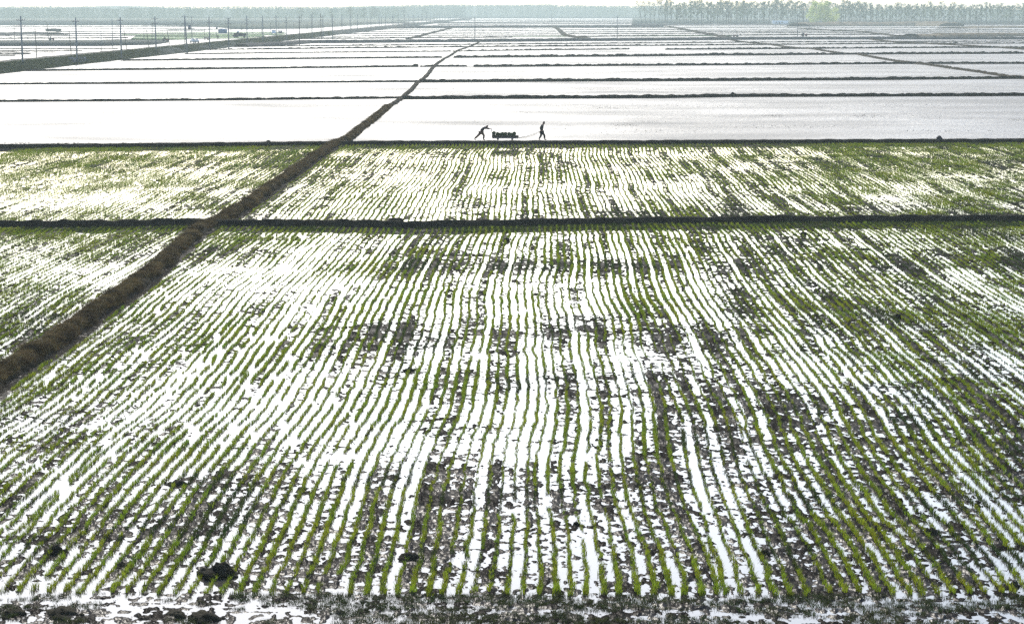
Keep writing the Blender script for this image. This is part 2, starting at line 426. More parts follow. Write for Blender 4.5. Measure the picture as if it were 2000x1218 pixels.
# ------------------------------------------------------------------ banks
def dike(pts, top, base, h, m, seed, step=0.3, lump=0.25, wob=0.1, name='earth_bank', label=None, gaps=()):
    """a bank along a polyline of crest points, cross-section of 9 points, lumpy"""
    pts = np.array(pts)[:, :2]
    seg = np.linalg.norm(np.diff(pts, axis=0), axis=1); cum = np.concatenate([[0], np.cumsum(seg)])
    n = max(8, int(cum[-1] / step)); t = np.linspace(0, cum[-1], n)
    cx = np.interp(t, cum, pts[:, 0]); cy = np.interp(t, cum, pts[:, 1])
    tx = np.gradient(cx); ty = np.gradient(cy); l = np.hypot(tx, ty) + 1e-9
    nx, ny = -ty / l, tx / l
    w = wob * vn(t / 2.2, seed, seed)
    prof = [(-1.0, -.35), (-.86, .12), (-.62, .62), (-.34, .95), (0, 1.0), (.34, .95), (.62, .62), (.86, .12), (1.0, -.35)]
    half = base / 2; tr = top / 2
    V = np.zeros((n, 9, 3))
    hh = h * (1 + lump * vn(t / 0.9, seed + 3, 3) + lump * .8 * vn(t / 0.35, seed + 5, 4) + .25 * lump * vn(t / 6, seed, 6))
    for a, b in gaps:
        hh *= 1 - np.exp(-((t / cum[-1] - a) / b) ** 2)
    for j, (u, v) in enumerate(prof):
        s = np.sign(u) * (tr * min(1, abs(u) / .34) + (half - tr) * max(0, abs(u) - .34) / .66)
        o = s * (1 + .12 * vn(t / 1.6, seed * 3 + j * .8, 7) + .16 * vn(t / .22, seed + j * 1.9, 9)) + w
        V[:, j, 0] = cx + nx * o; V[:, j, 1] = cy + ny * o
        V[:, j, 2] = hh * v + (h * .13 * fbm(t / 0.8, j * .9 + seed, 8, 4) if v > .05 else 0)
    idx = np.arange(n * 9).reshape(n, 9)
    q = np.stack([idx[:-1, :-1], idx[:-1, 1:], idx[1:, 1:], idx[1:, :-1]], -1).reshape(-1, 4)[:, ::-1]
    me = mesh(name, V.reshape(-1, 3), q, m, True)
    o = link(name, me); o['kind'] = 'structure'
    if label: o['label'] = label
    return o

dike(L_pts, 0.24, 0.86, 0.33, M['brownsoil'], 1, 0.10, 0.10, 0.16, label='brown straw-covered earth bank winding from the lower left into the distance')
dike(crest(C1, .33), 0.35, 0.95, 0.38, M['soil'], 2, 0.14, 0.12, 0.05, label='dark earth bank between the two planted fields')
dike([p + np.array([0, -.35, 0]) for p in crest(C2, .36)], 0.75, 1.25, 0.36, M['soil'], 3, 0.2, 0.05, 0.04, label='level dark bank on which the two people walk')

# (pixel polyline of crest, height, top, base, material)
FARB = [
 ([(-200, 197), (0, 196), (400, 193), (720, 190), (783, 189)], .30, .35, .9, 'soil', .22),
 ([(783, 189), (1100, 187.5), (1300, 186.5), (1430, 184.5), (1600, 184), (2000, 182.5), (2250, 181)], .46, .5, 1.3, 'soil', .18),
 ([(-200, 164), (0, 162.5), (400, 160), (825, 157.5)], .32, .4, 1.1, 'soil', .12),
 ([(822, 156.8), (1100, 155), (1400, 154), (1700, 152), (1960, 150), (2250, 149)], .5, .5, 1.4, 'soil', .18),
 ([(40, 136.5), (250, 134.2), (500, 131.5), (700, 129.5), (815, 128)], .40, .4, 1.2, 'soil', .12),
 ([(822, 128.3), (850, 128), (912, 127.8)], .35, .4, 1.1, 'soil', .3),
 ([(925, 127.5), (1000, 127.3), (1250, 125.5), (1500, 124), (1750, 122), (2000, 121.8), (2250, 121.5)], .48, .5, 1.4, 'soil', .25),
 ([(240, 116.5), (500, 114), (740, 111.5), (862, 110.6)], .42, .5, 1.3, 'soil', .12),
 ([(888, 109.8), (1000, 108.8), (1140, 107.7), (1260, 107), (1400, 105.3), (1500, 105), (1660, 103.6), (2000, 102), (2250, 101)], .60, .6, 1.6, 'soil', .3),
 ([(362, 105), (500, 103), (700, 101), (880, 99.4)], .30, .5, 1.3, 'soil', .15),
 ([(886, 99.3), (1000, 97.2), (1120, 96), (1228, 95)], .34, .5, 1.3, 'soil', .5),
 ([(1300, 95), (1500, 94), (1650, 92.8), (1850, 91.5), (1970, 91.5), (2250, 91.5)], .50, .5, 1.4, 'soil', .35),
 ([(405, 96), (500, 95), (750, 92), (912, 90.4), (1000, 89.8), (1250, 88), (1500, 86.3), (1700, 84.6), (2000, 83.6), (2250, 83)], .42, .5, 1.4, 'soil', .4),
 ([(480, 90), (600, 89), (925, 86.3), (1000, 85.4), (1250, 83.5), (1500, 81.7), (2000, 80), (2250, 79.5)], .36, .5, 1.4, 'soil', .4),
 ([(470, 87), (560, 83), (595, 80), (750, 79), (1000, 77.2), (1250, 75.3), (1500, 73.4), (1750, 73), (2250, 73.5)], 1.15, 3.2, 6.5, 'greysoil', .12),
 ([(590, 75), (800, 73.2), (1000, 72)], .5, .6, 1.6, 'soil', .3),
 ([(650, 71), (820, 69), (1000, 68.5), (1100, 68.8)], .35, .6, 1.6, 'soil', .3),
 ([(1120, 71), (1250, 69.5), (1400, 68.5), (1560, 67.3), (1720, 66.8)], .5, .6, 2.6, 'soil', .3),
 ([(660, 66), (840, 65), (1000, 64.5), (1090, 65)], .4, .6, 1.6, 'soil', .3),
 ([(1110, 65.8), (1300, 65.5), (1500, 63.8), (2100, 65)], .4, .6, 1.6, 'soil', .3),
 ([(690, 62.5), (860, 60.5), (1000, 60), (1085, 61)], .35, .6, 1.6, 'soil', .3),
 ([(1095, 62.5), (1240, 62), (1430, 61.5), (1700, 61), (2100, 61)], .4, .6, 1.6, 'soil', .3),
 ([(700, 59), (870, 57.5), (1080, 56.8)], .3, .6, 1.6, 'soil', .3),
 ([(1090, 58.5), (1300, 57.5), (1340, 59), (1600, 58.5), (2100, 58)], .4, .6, 1.6, 'soil', .3),
 ([(720, 56), (880, 54.5), (1060, 53.8), (1200, 54.2), (1400, 54), (1600, 54.5), (2100, 54)], .4, .6, 1.6, 'soil', .3),
 ([(1290, 50.5), (1500, 51.2), (1700, 51), (2100, 51)], .4, .8, 2, 'soil', .3),
 ([(740, 53), (800, 51.2), (900, 51), (1290, 50)], 1.6, 8, 14, 'greysoil', .1),
 ([(860, 47.5), (1100, 46.2), (1240, 46.2)], .8, 3, 8, 'greysoil', .1),
 ([(700, 45), (900, 44), (1100, 42.5), (1240, 43)], 1.2, 8, 14, 'greysoil', .1),
 ([(780, 40), (1000, 39.3), (1240, 39.5)], 1.0, 10, 16, 'greysoil', .1),
 # longitudinal ones
 ([(796, 74.5), (815, 71), (832, 66.3), (845, 63), (857, 60.5), (872, 56.5), (890, 53)], .6, .8, 2.2, 'brownsoil', .25),
 ([(1080, 51), (1092, 57), (1099, 64), (1107, 68.5), (1150, 75)], .8, 1.2, 3, 'brownsoil', .2),
 ([(1290, 49), (1330, 55.5), (1350, 59.5), (1385, 66), (1425, 72.5)], .7, 1.6, 3.6, 'brownsoil', .2),
 ([(1421, 76.5), (1445, 80.5), (1470, 83.5), (1503, 86), (1535, 91), (1562, 93.2), (1588, 94.5), (1612, 98.5), (1640, 102.6), (1672, 104), (1700, 109.5), (1735, 115.5), (1780, 121.8), (1812, 124.5), (1860, 131.5), (1920, 139.5), (1965, 147), (2010, 152), (2300, 190)], .40, .45, 1.3, 'brownsoil', .25),
 ([(1560, 55), (1620, 58.5), (1675, 60.8), (1728, 66.5), (1760, 71)], .6, 1.2, 3, 'brownsoil', .2),
 ([(1700, 76), (1740, 81), (1800, 84), (1850, 86), (1900, 89), (1940, 91), (2000, 95), (2200, 107)], .45, .6, 1.6, 'brownsoil', .25),
]
for i, (poly, h, top, base, mm, lump) in enumerate(FARB):
    pts = crest(poly, h * .8)
    d = float(np.mean([p[1] for p in pts]))
    dike(pts, top, base, h, M[mm], 10 + i, max(.3, d / 1400.0), lump, .12 + .1 * (d > 600), gaps=())

# dry reed banks at the right
dike(crest([(1780, 69), (1850, 67.5), (1950, 66.5), (2250, 66)], 1.2), 5, 12, 1.5, M['drysoil'], 71, 2, .3)
dike(crest([(1860, 54), (1950, 52.5), (2250, 51)], .8), 12, 26, 1.0, M['drysoil'], 72, 3, .3)
dike(crest([(1560, 46.5), (1700, 45), (1800, 44.5), (1860, 46)], 2.4), 10, 24, 2.6, M['drysoil'], 73, 4, .4)
dike(crest([(1235, 48.5), (1600, 48.2), (2300, 48)], .4), 4, 10, 1.0, M['greysoil'], 74, 4, .2)

# left side beyond the road
LEFTB = [
 ([(-150, 104.5), (60, 104)], .35, .5, 1.4, 'soil'), ([(-150, 101), (110, 101)], .3, .5, 1.4, 'soil'), ([(-150, 98), (160, 98)], .3, .5, 1.4, 'soil'),
 ([(-150, 94.4), (230, 94.2)], .3, .5, 1.4, 'soil'), ([(-150, 108), (30, 107.5)], .3, .5, 1.4, 'soil'),
 ([(-150, 74.5), (250, 73)], .5, .8, 2, 'soil'), ([(-150, 70), (130, 69.5), (420, 68)], .4, .8, 2, 'soil'), ([(100, 65.5), (380, 64.5)], .5, .8, 2, 'soil'),
 ([(-150, 57), (250, 56), (380, 55)], .4, .8, 2, 'soil'), ([(110, 61.5), (400, 60)], .4, .8, 2, 'soil'), ([(-150, 52.6), (250, 51.5), (460, 52)], .5, 1.5, 3, 'soil'),
 ([(200, 77.5), (340, 76.5)], .4, .8, 2, 'soil'), ([(330, 57.5), (460, 56)], .6, 1.5, 4, 'greysoil'),
 ([(-150, 66), (0, 64.5), (60, 63), (108, 64)], 1.2, 5, 18, 'greysoil'),
]
for i, (poly, h, top, base, mm) in enumerate(LEFTB):
    pts = crest(poly, h); d = float(np.mean([p[1] for p in pts]))
    dike(pts, top, base, h, M[mm], 90 + i, max(1.0, d / 900.0), .2, .3)
gb = [G(-150, 91), G(200, 90.5), G(300, 88), G(330, 83.5), G(330, 80.5), G(240, 80), G(0, 80.5), G(-150, 81)]
def mound(name, pts, z, m):
    """low grassy ground raised above the water, with a short skirt"""
    n = len(pts); V = [(p[0], p[1], z) for p in pts] + [(p[0], p[1], -.2) for p in pts]
    F_ = [tuple(range(n))] + [(i, i + n, (i + 1) % n + n, (i + 1) % n) for i in range(n)]
    o = link(name, mesh(name, V, F_, m)); o['kind'] = 'structure'; return o
mound('grassy_ground', gb, .35, M['verge'])
for a, b in (((250, 78.6, 365, 77), (345, 79)), ((255, 75.5, 560, 74.5), None), ((260, 72.2, 520, 71.3), None), ((235, 69, 560, 68.4), None), ((300, 65.5, 560, 65), None)):
    x0, y0, x1, y1 = a
    mound('green_field', [G(x0, y0 + 1.1), G(x1, y1 + 1.1), G(x1 - 6, y1 - 1.2), G(x0 + 5, y0 - 1.2)], .16, M['greenfield'])
mound('green_field', [G(990, 72.6), G(1440, 70.8), G(1400, 69.8), G(1180, 70.6), G(1000, 71.6)], .12, M['greenfield'])
# far land
mound('land', [G(-400, 50.5), G(250, 50), G(400, 52), G(470, 58), G(600, 56.5), G(700, 50), G(765, 46), G(830, 40.5), G(860, 36), G(-1400, 34)], .3, M['land'])
mound('land', [G(1235, 47), G(2600, 46.5), G(2600, 33), G(1235, 33)], .5, M['land'])
mound('land', [(-3400, 4000), (3400, 4000), (3400, 8900), (-3400, 8900)], .7, M['land'])

# ------------------------------------------------------------------ raised dirt road
def strip(name, prof, y0, y1, step, m, seed, wx=.3, wz=.12):
    """prof: (x, z) list; a long strip along Y"""
    n = int((y1 - y0) / step) + 1; t = np.linspace(y0, y1, n)
    V = np.zeros((n, len(prof), 3))
    for j, (x, z) in enumerate(prof):
        V[:, j, 0] = x + wx * vn(t / 9.0, seed + j * .7, 1) + .5 * vn(t / 60.0, seed, 2)
        V[:, j, 1] = t
        V[:, j, 2] = z + (wz * vn(t / 3.0, seed + j * 1.9, 3) if 0 < z else 0)
    idx = np.arange(n * len(prof)).reshape(n, -1)
    q = np.stack([idx[:-1, :-1], idx[:-1, 1:], idx[1:, 1:], idx[1:, :-1]], -1).reshape(-1, 4)[:, ::-1]
    o = link(name, mesh(name, V.reshape(-1, 3), q, m, True)); o['kind'] = 'structure'; return o
RX = -104.2
bank_prof = [(RX + .25, -.3), (RX, .1), (RX - .6, .55), (RX - 1.3, 1.05), (RX - 2.0, 1.5), (RX - 2.6, 1.78)]
strip('road_bank', bank_prof[::-1][::-1], 380, 3600, 1.5, M['verge'], 3, .35, .16)
strip('road', [(RX - 2.6, 1.78), (RX - 3.0, 1.84), (RX - 5.2, 1.9), (RX - 7.6, 1.84), (RX - 8.2, 1.8)], 380, 3600, 2.5, M['road'], 3, .35, .02)
strip('road_bank', [(RX - 8.2, 1.8), (RX - 9.0, 1.35), (RX - 10.0, .7), (RX - 11.2, .1), (RX - 11.5, -.3)], 380, 3600, 2.5, M['brownsoil'], 3, .35, .12)

# ------------------------------------------------------------------ seedlings and grass
def blade_clump(n, h, spread, w, lean, seed, segs=2):
    r = random.Random(seed); v = []; f = []
    for i in range(n):
        a = r.uniform(0, 6.28); d = spread * math.sqrt(r.random()); bx, by = d * math.cos(a), d * math.sin(a)
        la = r.uniform(0, 6.28); ln = r.uniform(.3, 1) * lean; hh = h * r.uniform(.6, 1.1); fa = r.uniform(0, 3.14)
        wx, wy = math.cos(fa) * w / 2, math.sin(fa) * w / 2
        b = len(v)
        for s in range(segs):
            t = s / segs
            x = bx + math.cos(la) * ln * hh * t * t; y = by + math.sin(la) * ln * hh * t * t; k = 1 - .35 * t
            v += [(x - wx * k, y - wy * k, hh * t), (x + wx * k, y + wy * k, hh * t)]
        v.append((bx + math.cos(la) * ln * hh, by + math.sin(la) * ln * hh, hh * (1 - .25 * ln)))
        for s in range(segs - 1): f.append((b + 2 * s, b + 2 * s + 1, b + 2 * s + 3, b + 2 * s + 2))
        f.append((b + 2 * segs - 2, b + 2 * segs - 1, b + 2 * segs))
    return v, f
def variants(name, count, m, **k):
    c = bpy.data.collections.new(name)
    out = []
    for i in range(count):
        v, f = blade_clump(seed=hash_seed(name, i), **k)
        o = bpy.data.objects.new(name + '_variant', mesh(name, v, f, m)); c.objects.link(o); out.append(o)
    return c, out
def hash_seed(s, i): return sum(ord(c) for c in s) * 31 + i
def scatter(name, pts, sc, coll, kind='stuff', parent=None, label=None, rotz=None):
    me = bpy.data.meshes.new(name); n = len(pts)
    me.vertices.add(n); me.vertices.foreach_set('co', np.asarray(pts, dtype=np.float32).ravel())
    a = me.attributes.new('sc', 'FLOAT', 'POINT'); a.data.foreach_set('value', np.asarray(sc, dtype=np.float32))
    rz = rng.uniform(0, 6.283, n) if rotz is None else rotz
    rot = np.stack([rng.normal(0, .1, n), rng.normal(0, .1, n), rz], -1).astype(np.float32)
    b = me.attributes.new('rot', 'FLOAT_VECTOR', 'POINT'); b.data.foreach_set('vector', rot.ravel())
    o = link(name, me, parent); o['kind'] = kind
    if label: o['label'] = label
    ng = bpy.data.node_groups.new(name, 'GeometryNodeTree')
    ng.interface.new_socket('Geometry', in_out='INPUT', socket_type='NodeSocketGeometry')
    ng.interface.new_socket('Geometry', in_out='OUTPUT', socket_type='NodeSocketGeometry')
    N = ng.nodes; L = ng.links
    i_ = N.new('NodeGroupInput'); o_ = N.new('NodeGroupOutput')
    ci = N.new('GeometryNodeCollectionInfo'); ci.inputs['Collection'].default_value = coll
    ci.inputs['Separate Children'].default_value = True; ci.inputs['Reset Children'].default_value = True
    ip = N.new('GeometryNodeInstanceOnPoints'); ip.inputs['Pick Instance'].default_value = True
    rv = N.new('FunctionNodeRandomValue'); rv.data_type = 'INT'
    rv.inputs[4].default_value = 0; rv.inputs[5].default_value = max(0, len(coll.objects) - 1)
    s_ = N.new('GeometryNodeInputNamedAttribute'); s_.data_type = 'FLOAT'; s_.inputs['Name'].default_value = 'sc'
    r_ = N.new('GeometryNodeInputNamedAttribute'); r_.data_type = 'FLOAT_VECTOR'; r_.inputs['Name'].default_value = 'rot'
    e2r = N.new('FunctionNodeEulerToRotation')
    L.new(i_.outputs[0], ip.inputs['Points']); L.new(ci.outputs[0], ip.inputs['Instance'])
    L.new(rv.outputs[2], ip.inputs['Instance Index'])
    L.new(r_.outputs['Attribute'], e2r.inputs[0]); L.new(e2r.outputs[0], ip.inputs['Rotation'])
    L.new(s_.outputs['Attribute'], ip.inputs['Scale']); L.new(ip.outputs[0], o_.inputs[0])
    md = o.modifiers.new('scatter', 'NODES'); md.node_group = ng
    return o
rice_c, rice_v = variants('rice_seedling', 6, M['rice'], n=13, h=.15, spread=.05, w=.012, lean=.7)
riced_c, _ = variants('rice_seedling_dark', 5, M['ricedark'], n=11, h=.13, spread=.055, w=.012, lean=.8)
straw_c, _ = variants('straw', 6, M['straw'], n=18, h=.30, spread=.13, w=.014, lean=1.6)
grass_c, _ = variants('bank_grass', 5, M['grass'], n=14, h=.16, spread=.12, w=.012, lean=.9)

def rows_points(ya, yb, spacing, side):
    """all seedling spots of one field; ya/yb near and far limits as functions of x"""
    kx = np.arange(-140, 140)
    Ys = np.arange(ya[0], yb[0], spacing)
    K, Yg = np.meshgrid(kx, Ys)
    Yg = Yg + rng.normal(0, .03, Yg.shape)
    X = rowx(K, Yg) + rng.normal(0, .018, Yg.shape)
    x, y, k = X.ravel(), Yg.ravel(), K.ravel()
    px, py = P(x, y)
    ok = (px > -250) & (px < 2250) & (y > ya[1](x)) & (y < yb[1](x))
    dx = x - dike_L_x(y)
    ok &= (dx > .75) if side > 0 else (dx < -.75)
    x, y, k = x[ok], y[ok], k[ok]
    m = muddiness(x, y)
    vig = .76 + .36 * m + .42 * fbm(x / 3.5, y / 7.0, 70, 2) + .18 * vn(k * 1.37, y / 5.0, 71)
    gap = vn(x / .3, y / .9, 72) + .5 * vn(k * 2.1, y / 2.5, 73)
    keep = (gap > -.95 + .35 * (m < .3)) & (rng.random(len(x)) < np.clip(.75 + vig * .3, 0, 1)) & (vig > .25)
    return x[keep], y[keep], m[keep], np.clip(vig[keep], .35, 1.25)
f_near = lambda x: np.full_like(x, HC * F / (1178 - 22.0)) + .2 * vn(x / .8, x * 0, 3)
f_c1n = lambda x: crest_y(C1, x) - 1.2
f_c1f = lambda x: crest_y(C1, x) + .9
f_c2n = lambda x: crest_y(C2, x) - 1.7
dark_mix = lambda x, y, m: (vn(x / 1.3, y / 3.0, 80) * .5 + m + rng.normal(0, .12, len(x))) > .72

# the 300 seedlings that show largest are objects, the rest of each field is one scatter
def plant_field(ya, yb, sp, side, label, individuals=0, yc=1.0):
    x, y, m, v = rows_points(ya, yb, sp, side)
    z = np.maximum(mud_height(x, y) - .01, -.02)
    dk = dark_mix(x, y, m)
    order = np.argsort(y)
    first = np.zeros(len(x), bool)
    if individuals:
        px, py = P(x, y); inn = (px > 10) & (px < 1990) & (py < 1210) & (v > .6)
        idx = [i for i in order if inn[i]][:individuals]; first[idx] = True
        for i in idx:
            o = bpy.data.objects.new('rice_seedling', rice_v[i % 6].data); COL.objects.link(o)
            o.location = (x[i], y[i], z[i]); o.scale = (v[i] * 1.15,) * 3; o.rotation_euler = (0, 0, random.uniform(0, 6.28))
            tag(o, 'young green rice seedling at the near end of its row', 'rice seedling', 'rice seedlings at the near ends of the rows')
    for sel, c, nm in ((~dk & ~first, rice_c, 'rice_seedlings'), (dk & ~first, riced_c, 'rice_seedlings')):
        scatter(nm, np.stack([x[sel], y[sel], z[sel]], -1), v[sel] * yc, c, label=label)
    print('field', label, len(x))
plant_field((48, f_near), (150, f_c1n), .125, 1, 'rows of green rice seedlings in the large near field', 300, .95)
plant_field((62, f_near), (150, f_c1n), .14, -1, 'rows of rice seedlings left of the brown bank', 0, 1.0)
plant_field((130, f_c1f), (235, f_c2n), .19, 1, 'rows of rice seedlings in the field behind the dark bank', 0, .9)
plant_field((130, f_c1f), (235, f_c2n), .19, -1, 'rows of rice seedlings in the far left planted field', 0, .9)

def along(poly_pts, n, w, z0):
    p = np.array(poly_pts)[:, :2]; seg = np.linalg.norm(np.diff(p, axis=0), axis=1); cum = np.concatenate([[0], np.cumsum(seg)])
    t = rng.uniform(0, cum[-1], n); x = np.interp(t, cum, p[:, 0]); y = np.interp(t, cum, p[:, 1])
    return x, y, t
# straw along the brown bank, near part
near_L = L_pts[L_pts[:, 1] < 330]
x, y, t = along(near_L, 34000, 0, 0)
d = rng.normal(0, .18, len(x)); d = np.clip(d, -.44, .44)
keep = fbm(x / .45, y / 2.6, 93, 4) + .5 > 0; x = x[keep]; y = y[keep]; d = d[keep]
d = d + .16 * vn(y / 2.2, 1, 1)
z = .30 * (1 - (np.clip(np.abs(d), 0, .5) / .54) ** 2)
scatter('straw', np.stack([x + d, y, z], -1), rng.uniform(.3, 1.0, len(x)) * (1 + .45 * (fbm(x / .3, y / .8, 97, 3) > .3)), straw_c, label='dry straw and stubble covering the brown bank')
sel = rng.random(len(x)) < .22
scatter('bank_grass', np.stack([x[sel] - .45 + .25 * d[sel], y[sel], .1 + 0 * z[sel]], -1), rng.uniform(.6, 1.1, sel.sum()), grass_c, label='green grass along the foot of the brown bank')
# seedlings heaped along the headlands: near side of the dark bank, near side of the walked bank, bottom edge
def headland(poly, off0, off1, n, sfun, seed, sc=1.1):
    q = crest(poly, .3); x, y, t = along(q, n, 0, 0)
    y = y - rng.uniform(off0, off1, n); px, py = P(x, y)
    k = (vn(x / 2.5, y / .8, seed) + sfun(px)) > 0
    k &= np.abs(x - dike_L_x(y)) > .6
    x, y = x[k], y[k]
    s = rng.uniform(.6, 1.2, len(x)) * sc
    scatter('rice_seedlings', np.stack([x, y, np.zeros(len(x)) + .0], -1), s, riced_c, label='dense seedlings planted along the foot of the bank')
headland(C1, .6, 4.2, 10000, lambda px: np.where(px > 900, .2, -.2) + .2 * (px < 350), 84)
headland(C2, .5, 2.6, 9000, lambda px: .1 + 0 * px, 85, 1.0)
headland(C1, -2.6, -.6, 5000, lambda px: np.where(px > 1200, .1, -.5), 87)
nb = 9000
x = rng.uniform(-14, 14, nb); y = rng.uniform(46.2, 48.8, nb)
px, py = P(x, y); k = (vn(x / .8, y / .35, 86) * .8 + np.where(px > 650, .25, -.25)) > 0
x, y = x[k], y[k]
scatter('bank_grass', np.stack([x, y, np.maximum(mud_height(x, y) - .01, -.02)], -1), rng.uniform(.3, .75, len(x)), grass_c, label='sparse grass on the muddy headland at the bottom edge')
# grass on the long road bank
x = rng.uniform(RX - 2.8, RX + .1, 14000); y = 380 * (1 + rng.random(14000) ** 1.5 * 2.2)
z = np.interp(RX - x, [0, .6, 1.3, 2.0, 2.6], [.1, .55, 1.05, 1.5, 1.78])
rb_c, _ = variants('tall_grass', 4, M['grass'], n=14, h=.4, spread=.35, w=.05, lean=1.0)
scatter('road_grass', np.stack([x, y, z], -1), rng.uniform(.5, 1.3, 14000), rb_c, label='rough grass on the slope of the road bank')

# ------------------------------------------------------------------ clods
def clod(px, py, wpx, hpx, label, seed):
    p = G(px, py); s = (py - 22) / HC
    w, h = wpx / s, hpx / s
    V = []; f = []; r = random.Random(seed)
    lumps = [(0, 0, 1, 1)] + [(r.uniform(-.62, .62) * w, r.uniform(-.8, .3) * w, r.uniform(.12, .38), r.uniform(.25, .6)) for _ in range(9)]
    for li, (ox, oy, ks, kh) in enumerate(lumps):
        nu, nv = (26, 12) if li == 0 else (9, 4); b = len(V)
        for j in range(nv):
            th = math.pi / 2 * j / (nv - 1)
            for i in range(nu):
                ph = 2 * math.pi * i / nu; c, q, z = math.cos(ph) * math.cos(th), math.sin(ph) * math.cos(th), math.sin(th)
                k = 1 + .40 * float(vn(c * 1.8 + z * 2 + li, q * 1.8 + seed, seed)) + .30 * float(vn(c * 5 + z * 4, q * 5 + li, seed + 2)) + .16 * float(vn(c * 12 + z * 9, q * 12, seed + 4))
                V.append((ox + c * w * .5 * ks * k, oy + q * w * .7 * ks * k, z ** 1.3 * k * h * kh * (1 if z > 0 else 0) - .03))
        f += [(b + j * nu + i, b + j * nu + (i + 1) % nu, b + (j + 1) * nu + (i + 1) % nu, b + (j + 1) * nu + i) for j in range(nv - 1) for i in range(nu)]
    o = link('mud_clod', mesh('mud_clod', V, f, M['soil']), None, (p[0], p[1], 0))
    tag(o, label, 'mud clod', 'clods of mud lying in the near field'); return o
for i, c in enumerate([
 (432, 1122, 66, 24, 'largest dark mud clod, at the left near the bottom edge'),
 (106, 1080, 40, 17, 'mud clod beside a green seedling row near the lower left edge'),
 (122, 1200, 60, 13, 'long dark mud lump on the left of the bottom edge'),
 (28, 1199, 55, 11, 'dark mud lump in the bottom left corner'),
 (345, 1202, 46, 11, 'flat mud lump at the bottom below the largest clod'),
 (405, 1205, 56, 13, 'mud lump right of the flat lump at the bottom, just below the largest clod'),
 (800, 1092, 36, 15, 'mud clod between two green rows near the bottom, left of the middle'),
 (1496, 1082, 22, 13, 'dark round clod low in the right half'),
 (1126, 1024, 15, 9, 'small round clod beside the middle rows'),
 (1758, 978, 12, 9, 'small black clod on the muddy lane in the lower right'),
 (1911, 988, 13, 9, 'small black clod nearest the right edge of the near field'),
 (1752, 622, 13, 9, 'black clod standing in the green rows at the upper right'),
 (990, 471, 10, 7, 'small dark clod between rows just below the dark bank'),
 (1570, 458, 12, 7, 'dark clod near the dark bank in the right half'),
 (800, 724, 26, 7, 'broad low mud heap left of the middle of the near field'),
 (1980, 1145, 22, 11, 'dark clod at the lower right edge of the near field'),
 (1815, 1042, 24, 12, 'dark clod beside yellowish seedlings in the lower right'),
 (345, 945, 40, 8, 'low ridge of mud across the rows at the lower left'),
 (235, 1105, 26, 9, 'flat mud clod left of the largest clod'),
 ]): clod(*c, 300 + i)
# lumps on the bank between the two planted fields
def lump(px, py, z, w, h, label, seed, name='earth_lump', cat='earth lump', m='soil'):
    p = G(px, py, z); mb = []
    nu, nv = 14, 7; V = []
    for j in range(nv):
        th = math.pi / 2 * j / (nv - 1)
        for i in range(nu):
            ph = 2 * math.pi * i / nu; r = math.cos(th)
            k = 1 + .25 * float(vn(math.cos(ph) * 2 + j * .6, math.sin(ph) * 2, seed))
            V.append((r * math.cos(ph) * w / 2 * k, r * math.sin(ph) * w * .35 * k, math.sin(th) * h * k - .03))
    f = [(j * nu + i, j * nu + (i + 1) % nu, (j + 1) * nu + (i + 1) % nu, (j + 1) * nu + i) for j in range(nv - 1) for i in range(nu)]
    o = link(name, mesh(name, V, f, M[m], True), None, (p[0], p[1], z)); tag(o, label, cat); return o
lump(772, 432, .25, .95, .22, 'dark heap of earth on the bank between the two planted fields', 5)
lump(1835, 272, .33, .62, .32, 'small black bundle lying on the walked bank at the right', 9, 'bundle', 'bundle', 'cloth_dark')
lump(1431, 184, .45, .55, .28, 'black lump of earth standing on the second bank at the right', 11)
lump(524, 278, .3, .5, .2, 'small earth lump on the walked bank at the left', 12)
lump(812, 129, .3, 1.2, .45, 'earth lump at the gap in the bank left of the winding bank', 13)

# small weed and mud flecks drifting in the open fields
FL = [(1145, 1240, 207, 213, 60), (1190, 1250, 241, 247, 50), (1480, 1545, 224, 229, 60), (1650, 1740, 223, 231, 70), (1760, 1850, 225, 232, 30), (1230, 1300, 236, 240, 22),
      (1380, 1640, 243, 252, 60), (1700, 1990, 253, 258, 90), (1000, 1080, 215, 222, 25), (1180, 1560, 200, 215, 60), (1640, 1860, 196, 212, 60), (1000, 1500, 250, 266, 60),
      (1100, 1600, 172, 180, 90), (700, 1000, 225, 262, 40), (740, 1010, 180, 184, 12), (0, 640, 230, 266, 50), (1560, 1620, 115, 119, 22), (850, 2000, 168, 180, 60), (1120, 1300, 112, 122, 30), (1960, 2000, 232, 236, 20)]
V = []; Fc = []
for x0, x1, y0, y1, n in FL:
    for _ in range(int(n * 1.3)):
        px = random.triangular(x0, x1); py = random.triangular(y0, y1); p = G(px, py)
        s = (py - 22) / HC; w = random.uniform(.8, 3.6) ** 1.15 / s; dd = w * random.uniform(.5, 1.2) + .2; h = random.uniform(.01, .05); a = random.uniform(-.3, .3); b = len(V)
        for k in range(6):
            an = 2 * math.pi * k / 6; r = random.uniform(.7, 1.2)
            V.append((p[0] + w / 2 * r * math.cos(an), p[1] + dd / 2 * r * math.sin(an), -.01))
        V.append((p[0], p[1], h))
        for k in range(6): Fc.append((b + k, b + (k + 1) % 6, b + 6))
o = link('weed_flecks', mesh('weed_flecks', V, Fc, M['soil'])); tag(o, 'small dark flecks of weed and mud on the open flooded fields', kind='stuff')

